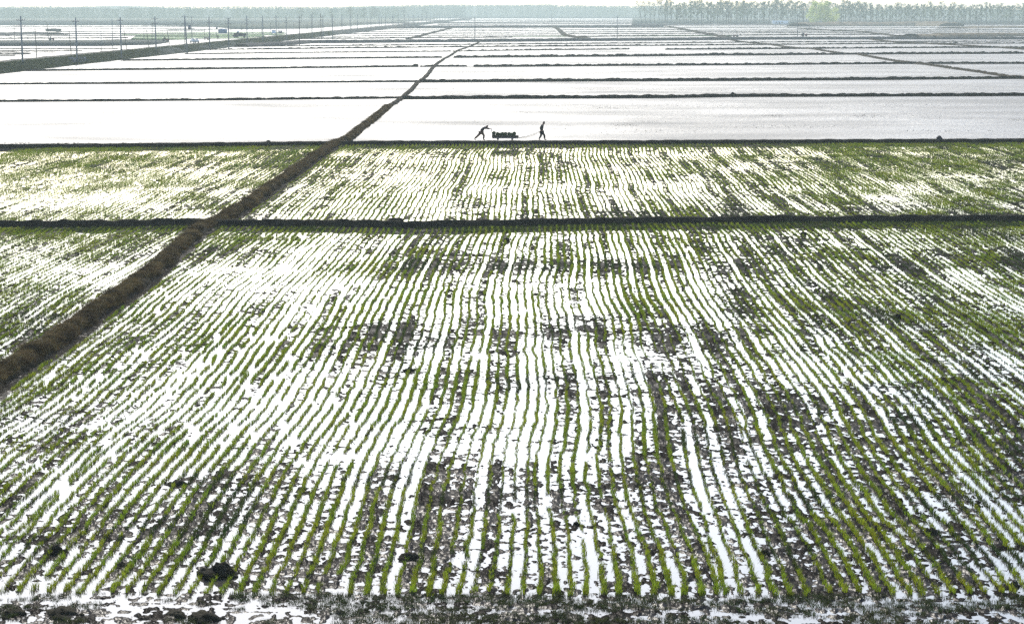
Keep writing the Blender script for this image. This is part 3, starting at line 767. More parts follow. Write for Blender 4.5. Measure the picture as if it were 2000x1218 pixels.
# ------------------------------------------------------------------ people
def skin(name, verts, edges, radii, m, parent, sub=2, root=0):
    me = bpy.data.meshes.new(name); me.from_pydata([tuple(v) for v in verts], edges, [])
    o = link(name, me, parent)
    md = o.modifiers.new('skin', 'SKIN'); md.use_smooth_shade = True
    for i, r in enumerate(radii):
        r = r if isinstance(r, tuple) else (r, r)
        me.skin_vertices[0].data[i].radius = (r[0] * 1.32, r[1] * 1.32)
        me.skin_vertices[0].data[i].use_root = (i == root)
    if sub: s = o.modifiers.new('sub', 'SUBSURF'); s.levels = sub; s.render_levels = sub
    dg = bpy.context.evaluated_depsgraph_get()
    nm = bpy.data.meshes.new_from_object(o.evaluated_get(dg))
    o.modifiers.clear(); o.data = nm
    nm.materials.clear(); nm.materials.append(m)
    nm.polygons.foreach_set('use_smooth', np.ones(len(nm.polygons), bool))
    return o
def ball(name, c, r, m, parent, sq=(1, 1, 1), half=None, seed=0):
    nu, nv = 14, 9; V = []
    for j in range(nv + 1):
        th = math.pi * j / nv
        if half is not None: th = half * j / nv
        for i in range(nu):
            ph = 2 * math.pi * i / nu
            V.append((c[0] + r * sq[0] * math.sin(th) * math.cos(ph), c[1] + r * sq[1] * math.sin(th) * math.sin(ph), c[2] + r * sq[2] * math.cos(th)))
    f = [(j * nu + i, (j + 1) * nu + i, (j + 1) * nu + (i + 1) % nu, j * nu + (i + 1) % nu) for j in range(nv) for i in range(nu)]
    return link(name, mesh(name, V, f, m, True), parent)

def person(loc, J, label, trouser, towel=False):
    """J: joints in metres, x forward, y to the person's left, z up from the sole"""
    t = empty('person', loc); tag(t, label, 'person')
    hip, chest, neck, head = J['hip'], J['chest'], J['neck'], J['head']
    order = ['hip', 'waist', 'chest', 'neck', 'skull', 'crown']
    v = [hip, J['waist'], chest, neck, head, J['crown']]
    e = [(0, 1), (1, 2), (2, 3), (3, 4), (4, 5)]
    r = [(.125, .10), (.115, .095), (.14, .105), .05, (.085, .095), .06]
    for s, sg in (('l', 1), ('r', -1)):
        b = len(v)
        v += [J['sh' + s], J['el' + s], J['wr' + s], J['pm' + s]]
        e += [(2, b), (b, b + 1), (b + 1, b + 2), (b + 2, b + 3)]
        r += [.062, .045, .03, (.036, .022)]
        b = len(v)
        v += [J['th' + s], J['kn' + s], J['an' + s], J['to' + s]]
        e += [(0, b), (b, b + 1), (b + 1, b + 2), (b + 2, b + 3)]
        r += [.088, .058, .038, (.042, .03)]
    skin('body', v, e, r, M['skin'], t, 2)
    # clothing: a jacket over trunk and arms, trousers over hips and legs
    def up(a, b, k): return tuple(np.array(a) * (1 - k) + np.array(b) * k)
    jv = [up(hip, J['waist'], .0), J['waist'], chest, up(chest, neck, .75)]; je = [(0, 1), (1, 2), (2, 3)]; jr = [(.15, .12), (.135, .115), (.165, .125), .065]
    for s in 'lr':
        b = len(jv); jv += [J['sh' + s], J['el' + s], up(J['el' + s], J['wr' + s], .85)]; je += [(2, b), (b, b + 1), (b + 1, b + 2)]; jr += [.078, .06, .045]
    skin('jacket', jv, je, jr, M['cloth_dark'], t, 2)
    tv = [hip]; te = []; tr_ = [(.145, .12)]
    for s in 'lr':
        b = len(tv); tv += [J['th' + s], J['kn' + s], up(J['kn' + s], J['an' + s], .9)]; te += [(0, b), (b, b + 1), (b + 1, b + 2)]; tr_ += [.105, .075, .058]
    skin('trousers', tv, te, tr_, trouser, t, 2)
    fw = np.array(J['face']); fw = fw / np.linalg.norm(fw)
    hd = np.array(head); top = np.array(J['crown']); upv = (top - hd) / np.linalg.norm(top - hd)
    side = np.cross(upv, fw)
    hc = hd + upv * .02
    ball('hair', tuple(hc + upv * .045 - fw * .018), .108, M['hair'], t, (.95, .85, .85))
    mb = MB(); c = hd - upv * .0
    mb.tube([c + fw * .085 + upv * .02, c + fw * .125 - upv * .02, c + fw * .09 - upv * .03], [.008, .016, .008], 6); mb.build('nose', M['skin'], t, True)
    for s in (1, -1):
        ball('ear', tuple(hd + side * s * .088), .03, M['skin'], t, (.8, .4, 1.2))
        ball('eye', tuple(hd + fw * .088 + side * s * .032 + upv * .015), .013, M['hair'], t)
    mb = MB(); mb.tube([hd + fw * .092 - upv * .05 + side * .025, hd + fw * .1 - upv * .052, hd + fw * .092 - upv * .05 - side * .025], .006, 5); mb.build('mouth', M['redpaint'], t)
    # hands: four curled fingers and a thumb closed on the thing held
    for s, sg in (('l', 1), ('r', -1)):
        pm = np.array(J['pm' + s]); wr = np.array(J['wr' + s]); d = (pm - wr); d = d / np.linalg.norm(d)
        acr = np.array(J['grip']); acr = acr / np.linalg.norm(acr); cur = np.cross(d, acr)
        for k, (o_, ln) in enumerate(((-.03, .07), (-.01, .08), (.01, .075), (.03, .06))):
            a = pm + acr * o_ + d * .01
            pts = [a, a + d * ln * .45, a + d * ln * .62 + cur * ln * .4, a + d * ln * .35 + cur * ln * .62]
            MB().tube(pts, [.0095, .009, .0085, .007], 6).build('finger', M['skin'], t, True)
        a = pm - d * .02 + acr * .03
        MB().tube([a, a + acr * .03 + cur * .02, a + acr * .02 + cur * .05 + d * .02], [.011, .010, .008], 6).build('thumb', M['skin'], t, True)
    for s in 'lr':
        an = np.array(J['an' + s]); to = np.array(J['to' + s]); hl = an + (an - to) * .25
        mb = MB(); sole_dir = (to - an)
        mb.tube([hl + np.array([0, 0, -.01]), an + np.array([0, 0, -.0]), (an + to) / 2, to, to + sole_dir * .18], [.035, .052, .045, .045, .025], 8)
        mb.build('boot', M['rubber'], t, True)
    if towel:
        b = np.array(neck)
        pts = [b + np.array([.02, .10, -.05]), b + np.array([-.05, .07, .03]), b + np.array([-.08, 0, .06]), b + np.array([-.05, -.07, .03]), b + np.array([.02, -.10, -.05])]
        MB().tube(pts, [.02, .035, .04, .035, .02], 7).build('towel', M['towel'], t, True)
    return t
Zb = 0.37
base_y = lambda px: G(px, 274, .36)
pw = base_y(1059)
PY = pw[1] - .05
def px2x(px): return (px - 1060.0) / F * PY
ppm = F / PY
wx_ = px2x(1059)
# the person walking ahead, seen from the side, pulling the cart behind by ropes held at the back
JW = dict(hip=(-.05, 0, .80), waist=(-.06, 0, .98), chest=(-.02, 0, 1.26), neck=(.07, 0, 1.44), head=(.15, 0, 1.55), crown=(.17, 0, 1.63), face=(1, 0, -.35),
          shl=(-.02, .19, 1.34), ell=(-.17, .24, 1.08), wrl=(-.13, .13, .88), pml=(-.15, .08, .82),
          shr=(-.02, -.19, 1.34), elr=(-.17, -.24, 1.08), wrr=(-.13, -.13, .88), pmr=(-.15, -.08, .82), grip=(0, 1, .2),
          thl=(-.03, .10, .74), knl=(.20, .10, .44), anl=(.22, .10, .07), tol=(.36, .10, .03),
          thr=(-.05, -.10, .74), knr=(-.12, -.10, .41), anr=(-.30, -.10, .12), tor=(-.20, -.10, .03))
person((wx_, PY, Zb), JW, 'person in dark clothes walking ahead, pulling the cart by two ropes', M['cloth_dark'])
# the person pushing, bent far forward with stretched arms
lx = px2x(942.5)
JP = dict(hip=(-.14, 0, .76), waist=(-.06, 0, .90), chest=(.12, 0, 1.08), neck=(.26, 0, 1.17), head=(.38, 0, 1.22), crown=(.46, 0, 1.25), face=(.55, 0, -.85),
          shl=(.16, .18, 1.12), ell=(.44, .17, 1.06), wrl=(.70, .15, 1.02), pml=(.77, .15, 1.02),
          shr=(.16, -.18, 1.12), elr=(.44, -.17, 1.06), wrr=(.70, -.15, 1.02), pmr=(.77, -.15, 1.02), grip=(0, 1, 0),
          thl=(-.10, .10, .70), knl=(.14, .10, .43), anl=(.06, .10, .07), tol=(.20, .10, .03),
          thr=(-.16, -.10, .70), knr=(-.42, -.10, .40), anr=(-.72, -.10, .14), tor=(-.64, -.10, .02))
person((lx, PY, Zb), JP, 'person bent forward pushing the loaded cart, pale towel at the neck', M['cloth_brown'], True)

# ------------------------------------------------------------------ the cart and its load
cx0, cx1 = px2x(960.8), px2x(1013)
cc = (cx0 + cx1) / 2; CL = cx1 - cx0
cart = empty('cart', (cc, PY, Zb)); tag(cart, 'low flat four-wheeled cart loaded with rolled seedling mats on the bank', 'cart')
for k in range(6): 
    MB().box((0, -.24 + k * .096, .235), (CL, .088, .03)).build('plank', M['cartwood'], cart)
MB().box((0, -.27, .195), (CL - .1, .04, .05)).box((0, .27, .195), (CL - .1, .04, .05)).build('frame', M['steel'], cart)
for sy in (-.285, .285): MB().box((0, sy, .34), (CL - .02, .02, .17)).build('side_board', M['cartwood'], cart)
for wx in (px2x(972.4) - cc, px2x(1000.6) - cc):
    MB().tube([(wx, -.24, .095), (wx, .24, .095)], .015, 8).build('axle', M['steel'], cart)
    MB().box((wx, -.18, .14), (.05, .03, .08)).box((wx, .18, .14), (.05, .03, .08)).build('bracket', M['steel'], cart)
    for sy in (-.24, .24):
        w = MB().tube([(wx, sy - .03, .095), (wx, sy + .03, .095)], .095, 16).build('wheel', M['rubber'], cart)
        MB().tube([(wx, sy - .034, .095), (wx, sy + .034, .095)], .045, 12).build('hub', M['steel'], w)
for sy in (-.2, .2):
    MB().tube([(-CL / 2 + .08, sy, .25), (-CL / 2 + .02, sy, .6), (-CL / 2 - .05, sy * .9, 1.0)], .022, 7).build('handle_post', M['steel'], cart)
MB().tube([(-CL / 2 - .05, -.2, 1.0), (-CL / 2 - .05, .2, 1.0)], .016, 7).build('push_bar', M['steel'], cart)
MB().tube([(-CL / 2 - .05, 0, 1.0), (-CL / 2 + .12, 0, .97), (-CL / 2 + .3, 0, .88)], .01, 6).build('brace', M['steel'], cart)
MB().box((-CL / 2 + .02, 0, .40), (.03, .5, .30)).build('end_board', M['cartwood'], cart)
MB().box((CL / 2 - .02, 0, .34), (.03, .5, .18)).build('end_board', M['cartwood'], cart)
def roll_mesh(seed):
    r = random.Random(seed); nu = 14; V = []; f = []
    for j, yy in enumerate((-.27, -.25, -.1, .05, .25, .27)):
        for i in range(nu):
            a = 2 * math.pi * i / nu; k = (.135 if j in (0, 5) else .152) * (1 + r.uniform(-.06, .1))
            V.append((k * math.cos(a), yy, k * math.sin(a)))
    for j in range(5):
        for i in range(nu): f.append((j * nu + i, (j + 1) * nu + i, (j + 1) * nu + (i + 1) % nu, j * nu + (i + 1) % nu))
    f.append(tuple(range(nu))); f.append(tuple(range(6 * nu - 1, 5 * nu - 1, -1)))
    return mesh('seedling_roll', V, f, M['roll'])
rolls = [roll_mesh(i) for i in range(4)]
def fringe(seed):
    r = random.Random(seed); v = []; f = []
    for i in range(90):
        a = r.uniform(0, 6.28); yy = r.uniform(-.27, .27); b = len(v); l = r.uniform(.03, .075); k = .13
        c, s = math.cos(a), math.sin(a); q = a + r.uniform(-.3, .3)
        v += [(k * c, yy - .008, k * s), (k * c, yy + .008, k * s), (k * c + l * math.cos(q), yy + r.uniform(-.02, .02), k * s + l * math.sin(q))]; f.append((b, b + 1, b + 2))
    return mesh('leaves', v, f, M['ricedark'])
fr = [fringe(i) for i in range(3)]
nr = int((CL - .12) / .262)
spots = [(-CL / 2 + .19 + i * .262, .38) for i in range(nr)] + [(-CL / 2 + .21 + i * .258 + (.02 if i % 3 else -.02), .60 - (.035 if i in (2, 3, 6) else 0) + (.05 if i == 0 else 0)) for i in range(nr)]
for i, (x, z) in enumerate(spots):
    z += random.uniform(-.012, .012) if i < nr else random.uniform(-.075, .03); x += random.uniform(-.04, .04) if 0 < i - nr < nr - 1 else 0
    o = link('seedling_roll', rolls[i % 4], None, (cc + x, PY, Zb + z)); o.rotation_euler = (0, random.uniform(0, 6), random.uniform(-.06, .06))
    up_ = i >= nr
    lab = 'rolled green seedling mat in the upper layer on the cart' if up_ else 'rolled green seedling mat in the bottom layer on the cart'
    if i == nr: lab = 'upper seedling roll nearest the person pushing, highest on the cart'
    tag(o, lab, 'seedling roll', 'rolled seedling mats loaded on the cart')
    link('leaves', fr[i % 3], o)
# tow ropes
for sy, zf in ((.08, .80), (-.08, .74)):
    a = Vector((cx1 - .02, PY + sy * 2, Zb + .22)); b = Vector((wx_ - .17, PY + sy, Zb + zf + .03)); pts = []
    for k in range(13):
        t = k / 12; p = a.lerp(b, t); p.z -= (.10 if sy > 0 else .16) * math.sin(math.pi * t); pts.append(p)
    o = MB().tube(pts, .017, 6).build('tow_rope', M['rope']); tag(o, 'upper tow rope from the cart to the walking person' if sy > 0 else 'lower, slacker tow rope from the cart to the walking person', 'rope')

# ------------------------------------------------------------------ poles
def pole_meshes(h, r0, r1, arms, m, trans=False):
    pass
_pm = {}
def pole(px, pyb, pyt, label, arms=(), w=1.6, m='concrete', r=.15, lean=0.0, group=None, name='power_pole', gz=0.0, box=None):
    p = G(px, pyb, gz); s = F / p[1]; h = (pyb - pyt) / s
    t = empty(name, p)
    tag(t, label, 'pole', group)
    top = Vector((lean / s, 0, h))
    MB().tube([(0, 0, -.3), tuple(top * .5), tuple(top)], [r * 1.15, r * .95, r * .7], 8).build('shaft', M[m], t, True)
    for ya in arms:
        z = (pyb - ya) / s; fx = lean / s * z / h
        a = MB().box((fx, -.16, z), (w, .09, .10)).build('crossarm', M['steel'], t)
        for sx in (-.9, -.45, .45, .9):
            MB().tube([(fx + sx * w / 2, -.16, z + .05), (fx + sx * w / 2, -.16, z + .28)], [.04, .055], 6).build('insulator', M['porcelain'], a)
    if box:
        bz = (pyb - box[1]) / s; bx = (box[0] - px) / s
        tr = MB().tube([(bx, -.1, bz - .55), (bx, -.1, bz + .55)], .42, 10).box((bx, -.1, bz + .6), (.95, .95, .08)).build('transformer', M['steel'], t)
        MB().box((bx * .5, -.1, bz - .62), (abs(bx) + .9, .5, .1)).build('platform', M['steel'], t)
    return t, p, top
ordn = ['first', 'second', 'third', 'fourth', 'fifth', 'sixth', 'seventh', 'eighth', 'ninth', 'tenth', 'eleventh', 'twelfth', 'thirteenth', 'fourteenth', 'fifteenth', 'sixteenth', 'seventeenth', 'eighteenth', 'nineteenth', 'twentieth']
GP = 'concrete power poles along the foot of the road bank'
main = [ # base x, base y, top y, arms, lean px (top minus base), extra
 (45, 137.5, 33, (41, 53.5), -2.2), (151, 127, 35.5, (43.5,), -1.5), (237.5, 117.5, 35.5, (41.5, 53), -1.2), (305.5, 108, 33, (38.5, 47), -1.8),
 (366, 104, 33, (34, 48), -4), (410, 97.5, 34.5, (45,), -1), (447, 96, 36.5, (37, 47.5), -.5), (483, 90.5, 31.5, (39.5, 48), -.5),
 (514, 87, 32, (), -.6), (540, 80, 30, (35,), -.5), (559.5, 80, 32, (45,), -.3), (585, 78, 30.5, (35,), -.2), (609.5, 77, 29.5, (), 0), (631, 75, 31, (34,), 0),
 (649.5, 77, 30.5, (44,), 0), (668, 66.5, 29, (48.5,), 0), (684, 66, 28.5, (), 0), (698, 63, 28, (), 0)]
for i, (bx, by, ty, arms, ln) in enumerate(main):
    gz = 0
    lab = ordn[i] + ' concrete power pole from the left along the near foot of the road bank'
    pole(bx, by, ty, lab, arms, m='concrete', lean=ln, group=GP, w=1.75, box=(371, 54) if i == 4 else None, r=.19 if i < 9 else .17)
pole(361.5, 103, 31, 'slender second pole paired with the transformer pole beside the road', (), lean=0, r=.12)
pole(585, 90, 38, 'short dark pole with one crossarm standing in the flooded field', (44.5,), m='wood', w=1.6, r=.13)
pole(628, 77, 27, 'tall dark pole leaning slightly beside the grey cross bank', (), m='wood', lean=-1.5, r=.16)
pole(375, 77, 33.5, 'power pole with two crossarms on the far side of the road', (34, 48), w=2.2, lean=-.4)
back = [(71.8, 111, 57, -2.2, 'wood', 'black wooden pole leaning left beyond the road, near the left edge'), (139, 103.5, 61, -3, 'wood', 'leaning wooden pole beyond the road just left of the second power pole'),
 (197.5, 98, 61, .5, 'concrete', 'short pale pole beyond the road between the second and third power poles'), (220, 92, 37.5, 0, 'concrete', 'tall bare pole beyond the road beside the third power pole'),
 (247.5, 95, 58.5, -5, 'wood', 'wooden pole leaning strongly left, just right of the third power pole'), (291, 91.5, 58, -4.5, 'wood', 'leaning wooden pole just left of the fourth power pole'),
 (331.5, 86.5, 57, -5.5, 'wood', 'leaning wooden pole beside the small tractor beyond the road'), (28.5, 80, 50, -.3, 'wood', 'thin pole in the far fields at the left edge'),
 (94.5, 76, 44, -2, 'wood', 'thin pole in the far fields left of the small tractor'), (281.5, 79, 50, 0, 'concrete', 'pole with a small lamp box in the far fields at the left'),
 (297, 80.5, 47, 1, 'wood', 'thin pole with a short arm left of the fourth power pole'), (400, 73, 50.5, -1.5, 'wood', 'thin leaning pole beyond the road left of the tricycle'),
 (422.5, 72, 46, 0, 'concrete', 'pole with a hanging box beside the blue shed'), (452, 69, 49, -1.5, 'wood', 'thin leaning pole between the blue shed and the dark truck'),
 (471.5, 68, 47, 0, 'wood', 'thin pole behind the dark truck'), (493, 66, 45, 0, 'concrete', 'thin pale pole beyond the road behind the embankment'),
 (510.5, 66, 43, 0, 'wood', 'thin pole beyond the road left of the white van'), (528.5, 65, 45, 0, 'wood', 'thin pole right behind the white van'), (544.5, 64.5, 44, 0, 'wood', 'thin pole right behind the small dark car'),
 (573, 62, 43, 0, 'concrete', 'faint pole beyond the road right of the small dark car'), (600, 60, 43, 0, 'wood', 'faint pole beyond the road left of the tall dark pole'), (623, 58, 42, 0, 'wood', 'faint pole just left of the tall dark pole')]
for bx, by, ty, ln, m, lab in back:
    pole(bx, by, ty, lab, ((ty + 4,) if 'arm' in lab else ()), m=m, lean=ln, r=.11, name='pole', w=1.2, gz=.25, box=(bx + 1.2, ty + 9) if 'hanging' in lab else None)
for bx, by, ty, lab in ((927.5, 75.5, 35.5, 'lone pole rising above the grey cross bank right of the winding bank'), (1205.5, 75, 33, 'lone pole standing on the green strip left of the poplars'),
                        (1557.5, 71.5, 30, 'lone pole standing in front of the pale willow'), (1911, 67.5, 29, 'lone pole in front of the poplars near the right edge')):
    pole(bx, by, ty, lab, (ty + 1.5,), w=.9, r=.13, gz=1.0)
pole(1077, 43, 28, 'faint distant pole in the hazy fields at the middle', (), r=.2)
y = 1460.0; k = 0
while y < 3300:
    py = 22 + HC * F / y; px = 1060 + RX * 1.0 / y * F
    pole(px, py, py - 9.7 * F / y, 'faint distant power pole in the long row towards the hazy horizon', (), r=.17, group='distant power poles receding beside the road')
    if k % 2 == 0:
        pole(px - 12 * F / y, py, py - 8.6 * F / y, 'faint distant pole on the far side of the receding road', (), r=.15, group='distant poles on the far side of the road', name='pole')
    y += 58 + 20 * random.random(); k += 1
# wires between the nearer poles
WB = []
pts3 = [(G(bx, by), (by - ty) / (F / G(bx, by)[1]), arms, ln) for bx, by, ty, arms, ln in main]
def wires(lab, off, drop, seq, r=.012):
    mb = MB()
    for a, b in zip(seq[:-1], seq[1:]):
        pa = Vector((a[0][0] + off, a[0][1] - .16, a[1] - drop)); pb = Vector((b[0][0] + off, b[0][1] - .16, b[1] - drop)); pts = []
        for k in range(9):
            t = k / 8; p = pa.lerp(pb, t); p.z -= .45 * math.sin(math.pi * t); pts.append(p)
        mb.tube(pts, r, 4, False)
    o = mb.build('power_line', M['wire']); tag(o, lab, 'wire', 'wires strung between the power poles')
start = (np.array([pts3[0][0][0] - .5, pts3[0][0][1] - 45, 0]), pts3[0][1], (), 0)
seq = [start] + pts3[:18]
wires('upper left wire strung along the row of power poles', -.72, .62, seq)
wires('upper right wire strung along the row of power poles', .72, .62, seq)
wires('lower left wire strung along the row of power poles', -.66, 1.75, seq)
wires('lower right wire strung along the row of power poles', .66, 1.75, seq)

# ------------------------------------------------------------------ vehicles and people by the road
def wheel(parent, x, y, z, r, w, axis='x'):
    d = (w / 2, 0, 0) if axis == 'x' else (0, w / 2, 0)
    a = (x - d[0], y - d[1], z); b = (x + d[0], y + d[1], z)
    o = MB().tube([a, b], r, 14).build('wheel', M['rubber'], parent)
    a = (x - d[0] * 1.1, y - d[1] * 1.1, z); b = (x + d[0] * 1.1, y + d[1] * 1.1, z)
    MB().tube([a, b], r * .5, 10).build('rim', M['steel'], o)
def car(px, py, label, kind, paint, rz=0.0, gz=1.86, cat='car'):
    p = G(px, py, gz); t = empty('white_van' if kind == 'van' else 'car', p, rz)
    tag(t, label, cat)
    L_, W, H = (4.2, 1.75, 1.95) if kind == 'van' else (4.2, 1.75, 1.5)
    if kind == 'van': prof = [(-2.1, .3), (-2.1, .9), (-1.75, 1.05), (-1.2, 1.9), (1.95, 1.93), (2.08, 1.7), (2.1, .3)]
    else: prof = [(-2.1, .3), (-2.1, .75), (-1.2, .92), (-.6, 1.46), (.9, 1.48), (1.6, .98), (2.1, .92), (2.1, .3)]
    v = [(-W / 2, x, z) for x, z in prof]; mb = MB(); n = len(prof)
    V = []
    for sx in (-1, 1):
        for x, z in prof: V.append((sx * W / 2 * (1 - .12 * max(0, z - .9)), x, z))
    f = [tuple(range(n))[::-1], tuple(range(n, 2 * n))] + [(i, (i + 1) % n, (i + 1) % n + n, i + n) for i in range(n)]
    mb.add(V, f).build('body', paint, t)
    zz = 1.42 if kind == 'van' else 1.2
    MB().box((0, -1.5 if kind == 'van' else -.93, zz), (W * .82, .08, .52 if kind == 'van' else .42)).build('windscreen', M['glass'], t)
    for s in (-1, 1):
        MB().box((s * W * .47, .2, zz), (.05, 2.2 if kind == 'van' else 1.7, .42 if kind == 'van' else .3)).build('side_window', M['glass'], t)
        MB().tube([(s * .62, -2.1, .68), (s * .62, -2.16, .68)], .1, 8).build('headlight', M['cream'], t)
        wheel(t, s * (W / 2 - .1), -1.35, .32, .32, .2); wheel(t, s * (W / 2 - .1), 1.35, .32, .32, .2)
    MB().box((0, -2.13, .42), (W * .95, .1, .16)).build('bumper', M['darkpaint'], t)
car(534.5, 67.2, 'white van parked on the raised dirt road, left of the small dark car', 'van', M['white'], .12, cat='van')
car(547.5, 66.2, 'small dark car standing right behind the white van on the dirt road', 'car', M['darkpaint'], .1)
car(380, 84.2, 'pale car parked on the dirt road beside the transformer pole', 'car', M['cream'], .5)

def small_tractor(px, py, label, gz, rz, rider=False, sc=1.0):
    p = G(px, py, gz); t = empty('small_tractor', p, rz); tag(t, label, 'tractor')
    t.scale = (sc,) * 3
    MB().box((.55, 0, .75), (1.0, .55, .5), taper=.85).box((-.35, 0, .6), (.9, .5, .25)).build('body', M['redpaint'], t)
    MB().box((-.55, 0, .95), (.4, .42, .12)).box((-.75, 0, 1.15), (.08, .42, .35)).build('seat', M['rubber'], t)
    MB().tube([(.05, 0, .9), (-.15, 0, 1.25)], .03, 6).tube([(-.15, -.2, 1.27), (-.15, .2, 1.27)], .03, 6).build('steering', M['steel'], t)
    MB().tube([(.7, .1, 1.0), (.7, .1, 1.55)], .04, 6).build('exhaust', M['steel'], t)
    for s in (-1, 1):
        wheel(t, -.6, s * .5, .52, .52, .25, 'y'); wheel(t, .75, s * .45, .32, .32, .18, 'y')
        MB().box((-.6, s * .5, 1.1), (.8, .3, .06)).build('mudguard', M['darkpaint'], t)
    return t, p
def tiny_person(loc, label, rz=0.0, sit=False, sc=1.0):
    t = empty('person', loc, rz); tag(t, label, 'person'); t.scale = (sc,) * 3
    if sit:
        v = [(0, 0, .1), (0, 0, .35), (0, 0, .6), (.05, 0, .78), (.06, 0, .9), (.05, .2, .58), (.25, .22, .4), (.42, .18, .42), (.05, -.2, .58), (.25, -.22, .4), (.42, -.18, .42), (.1, .1, .08), (.42, .12, .1), (.45, .12, -.3), (.58, .12, -.33), (.1, -.1, .08), (.42, -.12, .1), (.45, -.12, -.3), (.58, -.12, -.33)]
    else:
        v = [(0, 0, .85), (0, 0, 1.05), (0, 0, 1.32), (.02, 0, 1.5), (.03, 0, 1.63), (0, .2, 1.36), (.05, .26, 1.1), (.15, .24, .88), (0, -.2, 1.36), (.05, -.26, 1.1), (.15, -.24, .88), (0, .1, .8), (.08, .11, .45), (0, .11, .07), (.14, .11, .03), (0, -.1, .8), (0, -.11, .45), (-.12, -.11, .07), (.02, -.11, .03)]
    e = [(0, 1), (1, 2), (2, 3), (3, 4), (2, 5), (5, 6), (6, 7), (2, 8), (8, 9), (9, 10), (0, 11), (11, 12), (12, 13), (13, 14), (0, 15), (15, 16), (16, 17), (17, 18)]
    r = [.15, .14, .17, .06, .11, .08, .06, .04, .08, .06, .04, .11, .08, .055, .04, .11, .08, .055, .04]
    skin('body', v, e, r, M['cloth_dark'], t, 1)
    hd = v[4]; ball('hair', (hd[0] - .01, hd[1], hd[2] + .04), .115, M['hair'], t)
    return t
t, p = small_tractor(101, 80, 'small tractor on the grassy strip near the left edge', .35, .2); tiny_person((p[0] - .5, p[1], 1.35), 'person sitting on the tractor near the left edge', .2, True)
t, p = small_tractor(323, 81, 'small tractor beyond the road left of the transformer pole', .3, .3); tiny_person((p[0] - .4, p[1], 1.3), 'person sitting on the tractor beyond the road', .3, True)
t, p = small_tractor(1437, 73, 'small dark tractor on the grey cross bank in front of the poplars', .95, 3.1)
t, p = small_tractor(1571, 71.5, 'small tractor on the grey cross bank right of the lone pole by the willow', .95, .1, sc=1.15); tiny_person((p[0] - .6, p[1], 2.1), 'person sitting on the tractor in front of the willow', .1, True)
# motor tricycle
p = G(405, 79.5, 1.86); t = empty('cargo_tricycle', p, 1.2); tag(t, 'three-wheeled cargo tricycle on the dirt road left of the standing person', 'tricycle')
MB().box((-.6, 0, .7), (1.5, 1.1, .08)).box((-.6, .52, .9), (1.5, .05, .35)).box((-.6, -.52, .9), (1.5, .05, .35)).box((-1.33, 0, .9), (.05, 1.0, .35)).build('cargo_box', M['darkpaint'], t)
MB().tube([(.2, 0, .6), (.9, 0, .8), (1.15, 0, .35)], .06, 6).box((.35, 0, .85), (.5, .3, .15)).build('frame', M['redpaint'], t)
MB().tube([(.85, -.35, 1.1), (.9, 0, 1.05), (.85, .35, 1.1)], .03, 6).build('handlebar', M['steel'], t)
wheel(t, 1.15, 0, .3, .3, .1, 'y'); wheel(t, -.7, .55, .3, .3, .12, 'y'); wheel(t, -.7, -.55, .3, .3, .12, 'y')
tiny_person(tuple(G(425.5, 78.5, 1.86)), 'dark standing person on the dirt road beside the blue shed', .8)
# dark truck with load
p = G(468, 74.0, 1.86); t = empty('loaded_truck', p, .15); tag(t, 'dark truck with a white cab and a humped load on the dirt road', 'truck')
MB().box((-.3, 0, .75), (5.2, 1.9, .3)).build('chassis', M['darkpaint'], t)
MB().prism([(-2.4, .9), (-2.3, 1.45), (-1.4, 1.9), (-.6, 2.15), (.3, 1.85), (1.1, 1.6), (2.1, 1.5), (2.4, .9)], -.9, .9).build('load', M['cloth_grey'], t)
MB().box((-.65, 0, 2.35), (.9, 1.0, .5), taper=.8).build('cab', M['white'], t)
MB().box((2.0, 0, 1.3), (.9, 1.6, .8), taper=.9).build('hood', M['darkpaint'], t)
for x in (-1.9, -.9, 1.8):
    for s in (-1, 1): wheel(t, x, s * .85, .45, .45, .28, 'y')
# sheds
def hut(name, px, py, w, d, h, roofh, wall, roof, label, gz, windows, door, rz=0.0):
    p = G(px, py, gz); t = empty(name, p, rz); tag(t, label, 'building')
    MB().box((0, d / 2, h / 2), (w, d, h)).build('wall', wall, t)
    mb = MB(); mb.prism([(-w / 2 - .3, 0), (-w / 2 - .3, .12), (0, roofh), (w / 2 + .3, .12), (w / 2 + .3, 0)], -.3, d + .3) if roofh > .3 else mb.box((0, d / 2, .1), (w + .5, d + .5, .2))
    r = mb.build('roof', roof, t); r.location = (0, 0, h)
    for x in windows:
        f = MB().box((x, -.03, h * .55), (1.5, .08, 1.2)).build('window', M['white'], t)
        MB().box((x, -.09, h * .55), (1.25, .05, .95)).build('pane', M['glass'], f)
    if door is not None:
        dd = MB().box((door, -.03, 1.05), (1.1, .08, 2.1)).build('door', M['darkpaint'], t)
        MB().tube([(door + .4, -.1, 1.0), (door + .4, -.1, 1.15)], .03, 6).build('handle', M['steel'], dd)
    return t
hut('white_hut', 1524, 47.5, 13.5, 5, 2.9, .2, M['brick'], M['white'], 'white flat-roofed hut with two windows at the foot of the poplars', .9, (-3.3, 1.5), -.9)
MB().box((0, 0, 0), (1, 1, 1)) 
hut('blue_shed', 434, 66, 4.2, 4, 1.7, .8, M['blueroof'], M['blueroof'], 'low blue sheeted shed beyond the dirt road', .3, (), None)
hut('field_shed', 103, 62, 8.5, 4, 1.3, .5, M['greysoil'], M['greysoil'], 'small grey shed on the mound in the far left fields', .2, (), None)
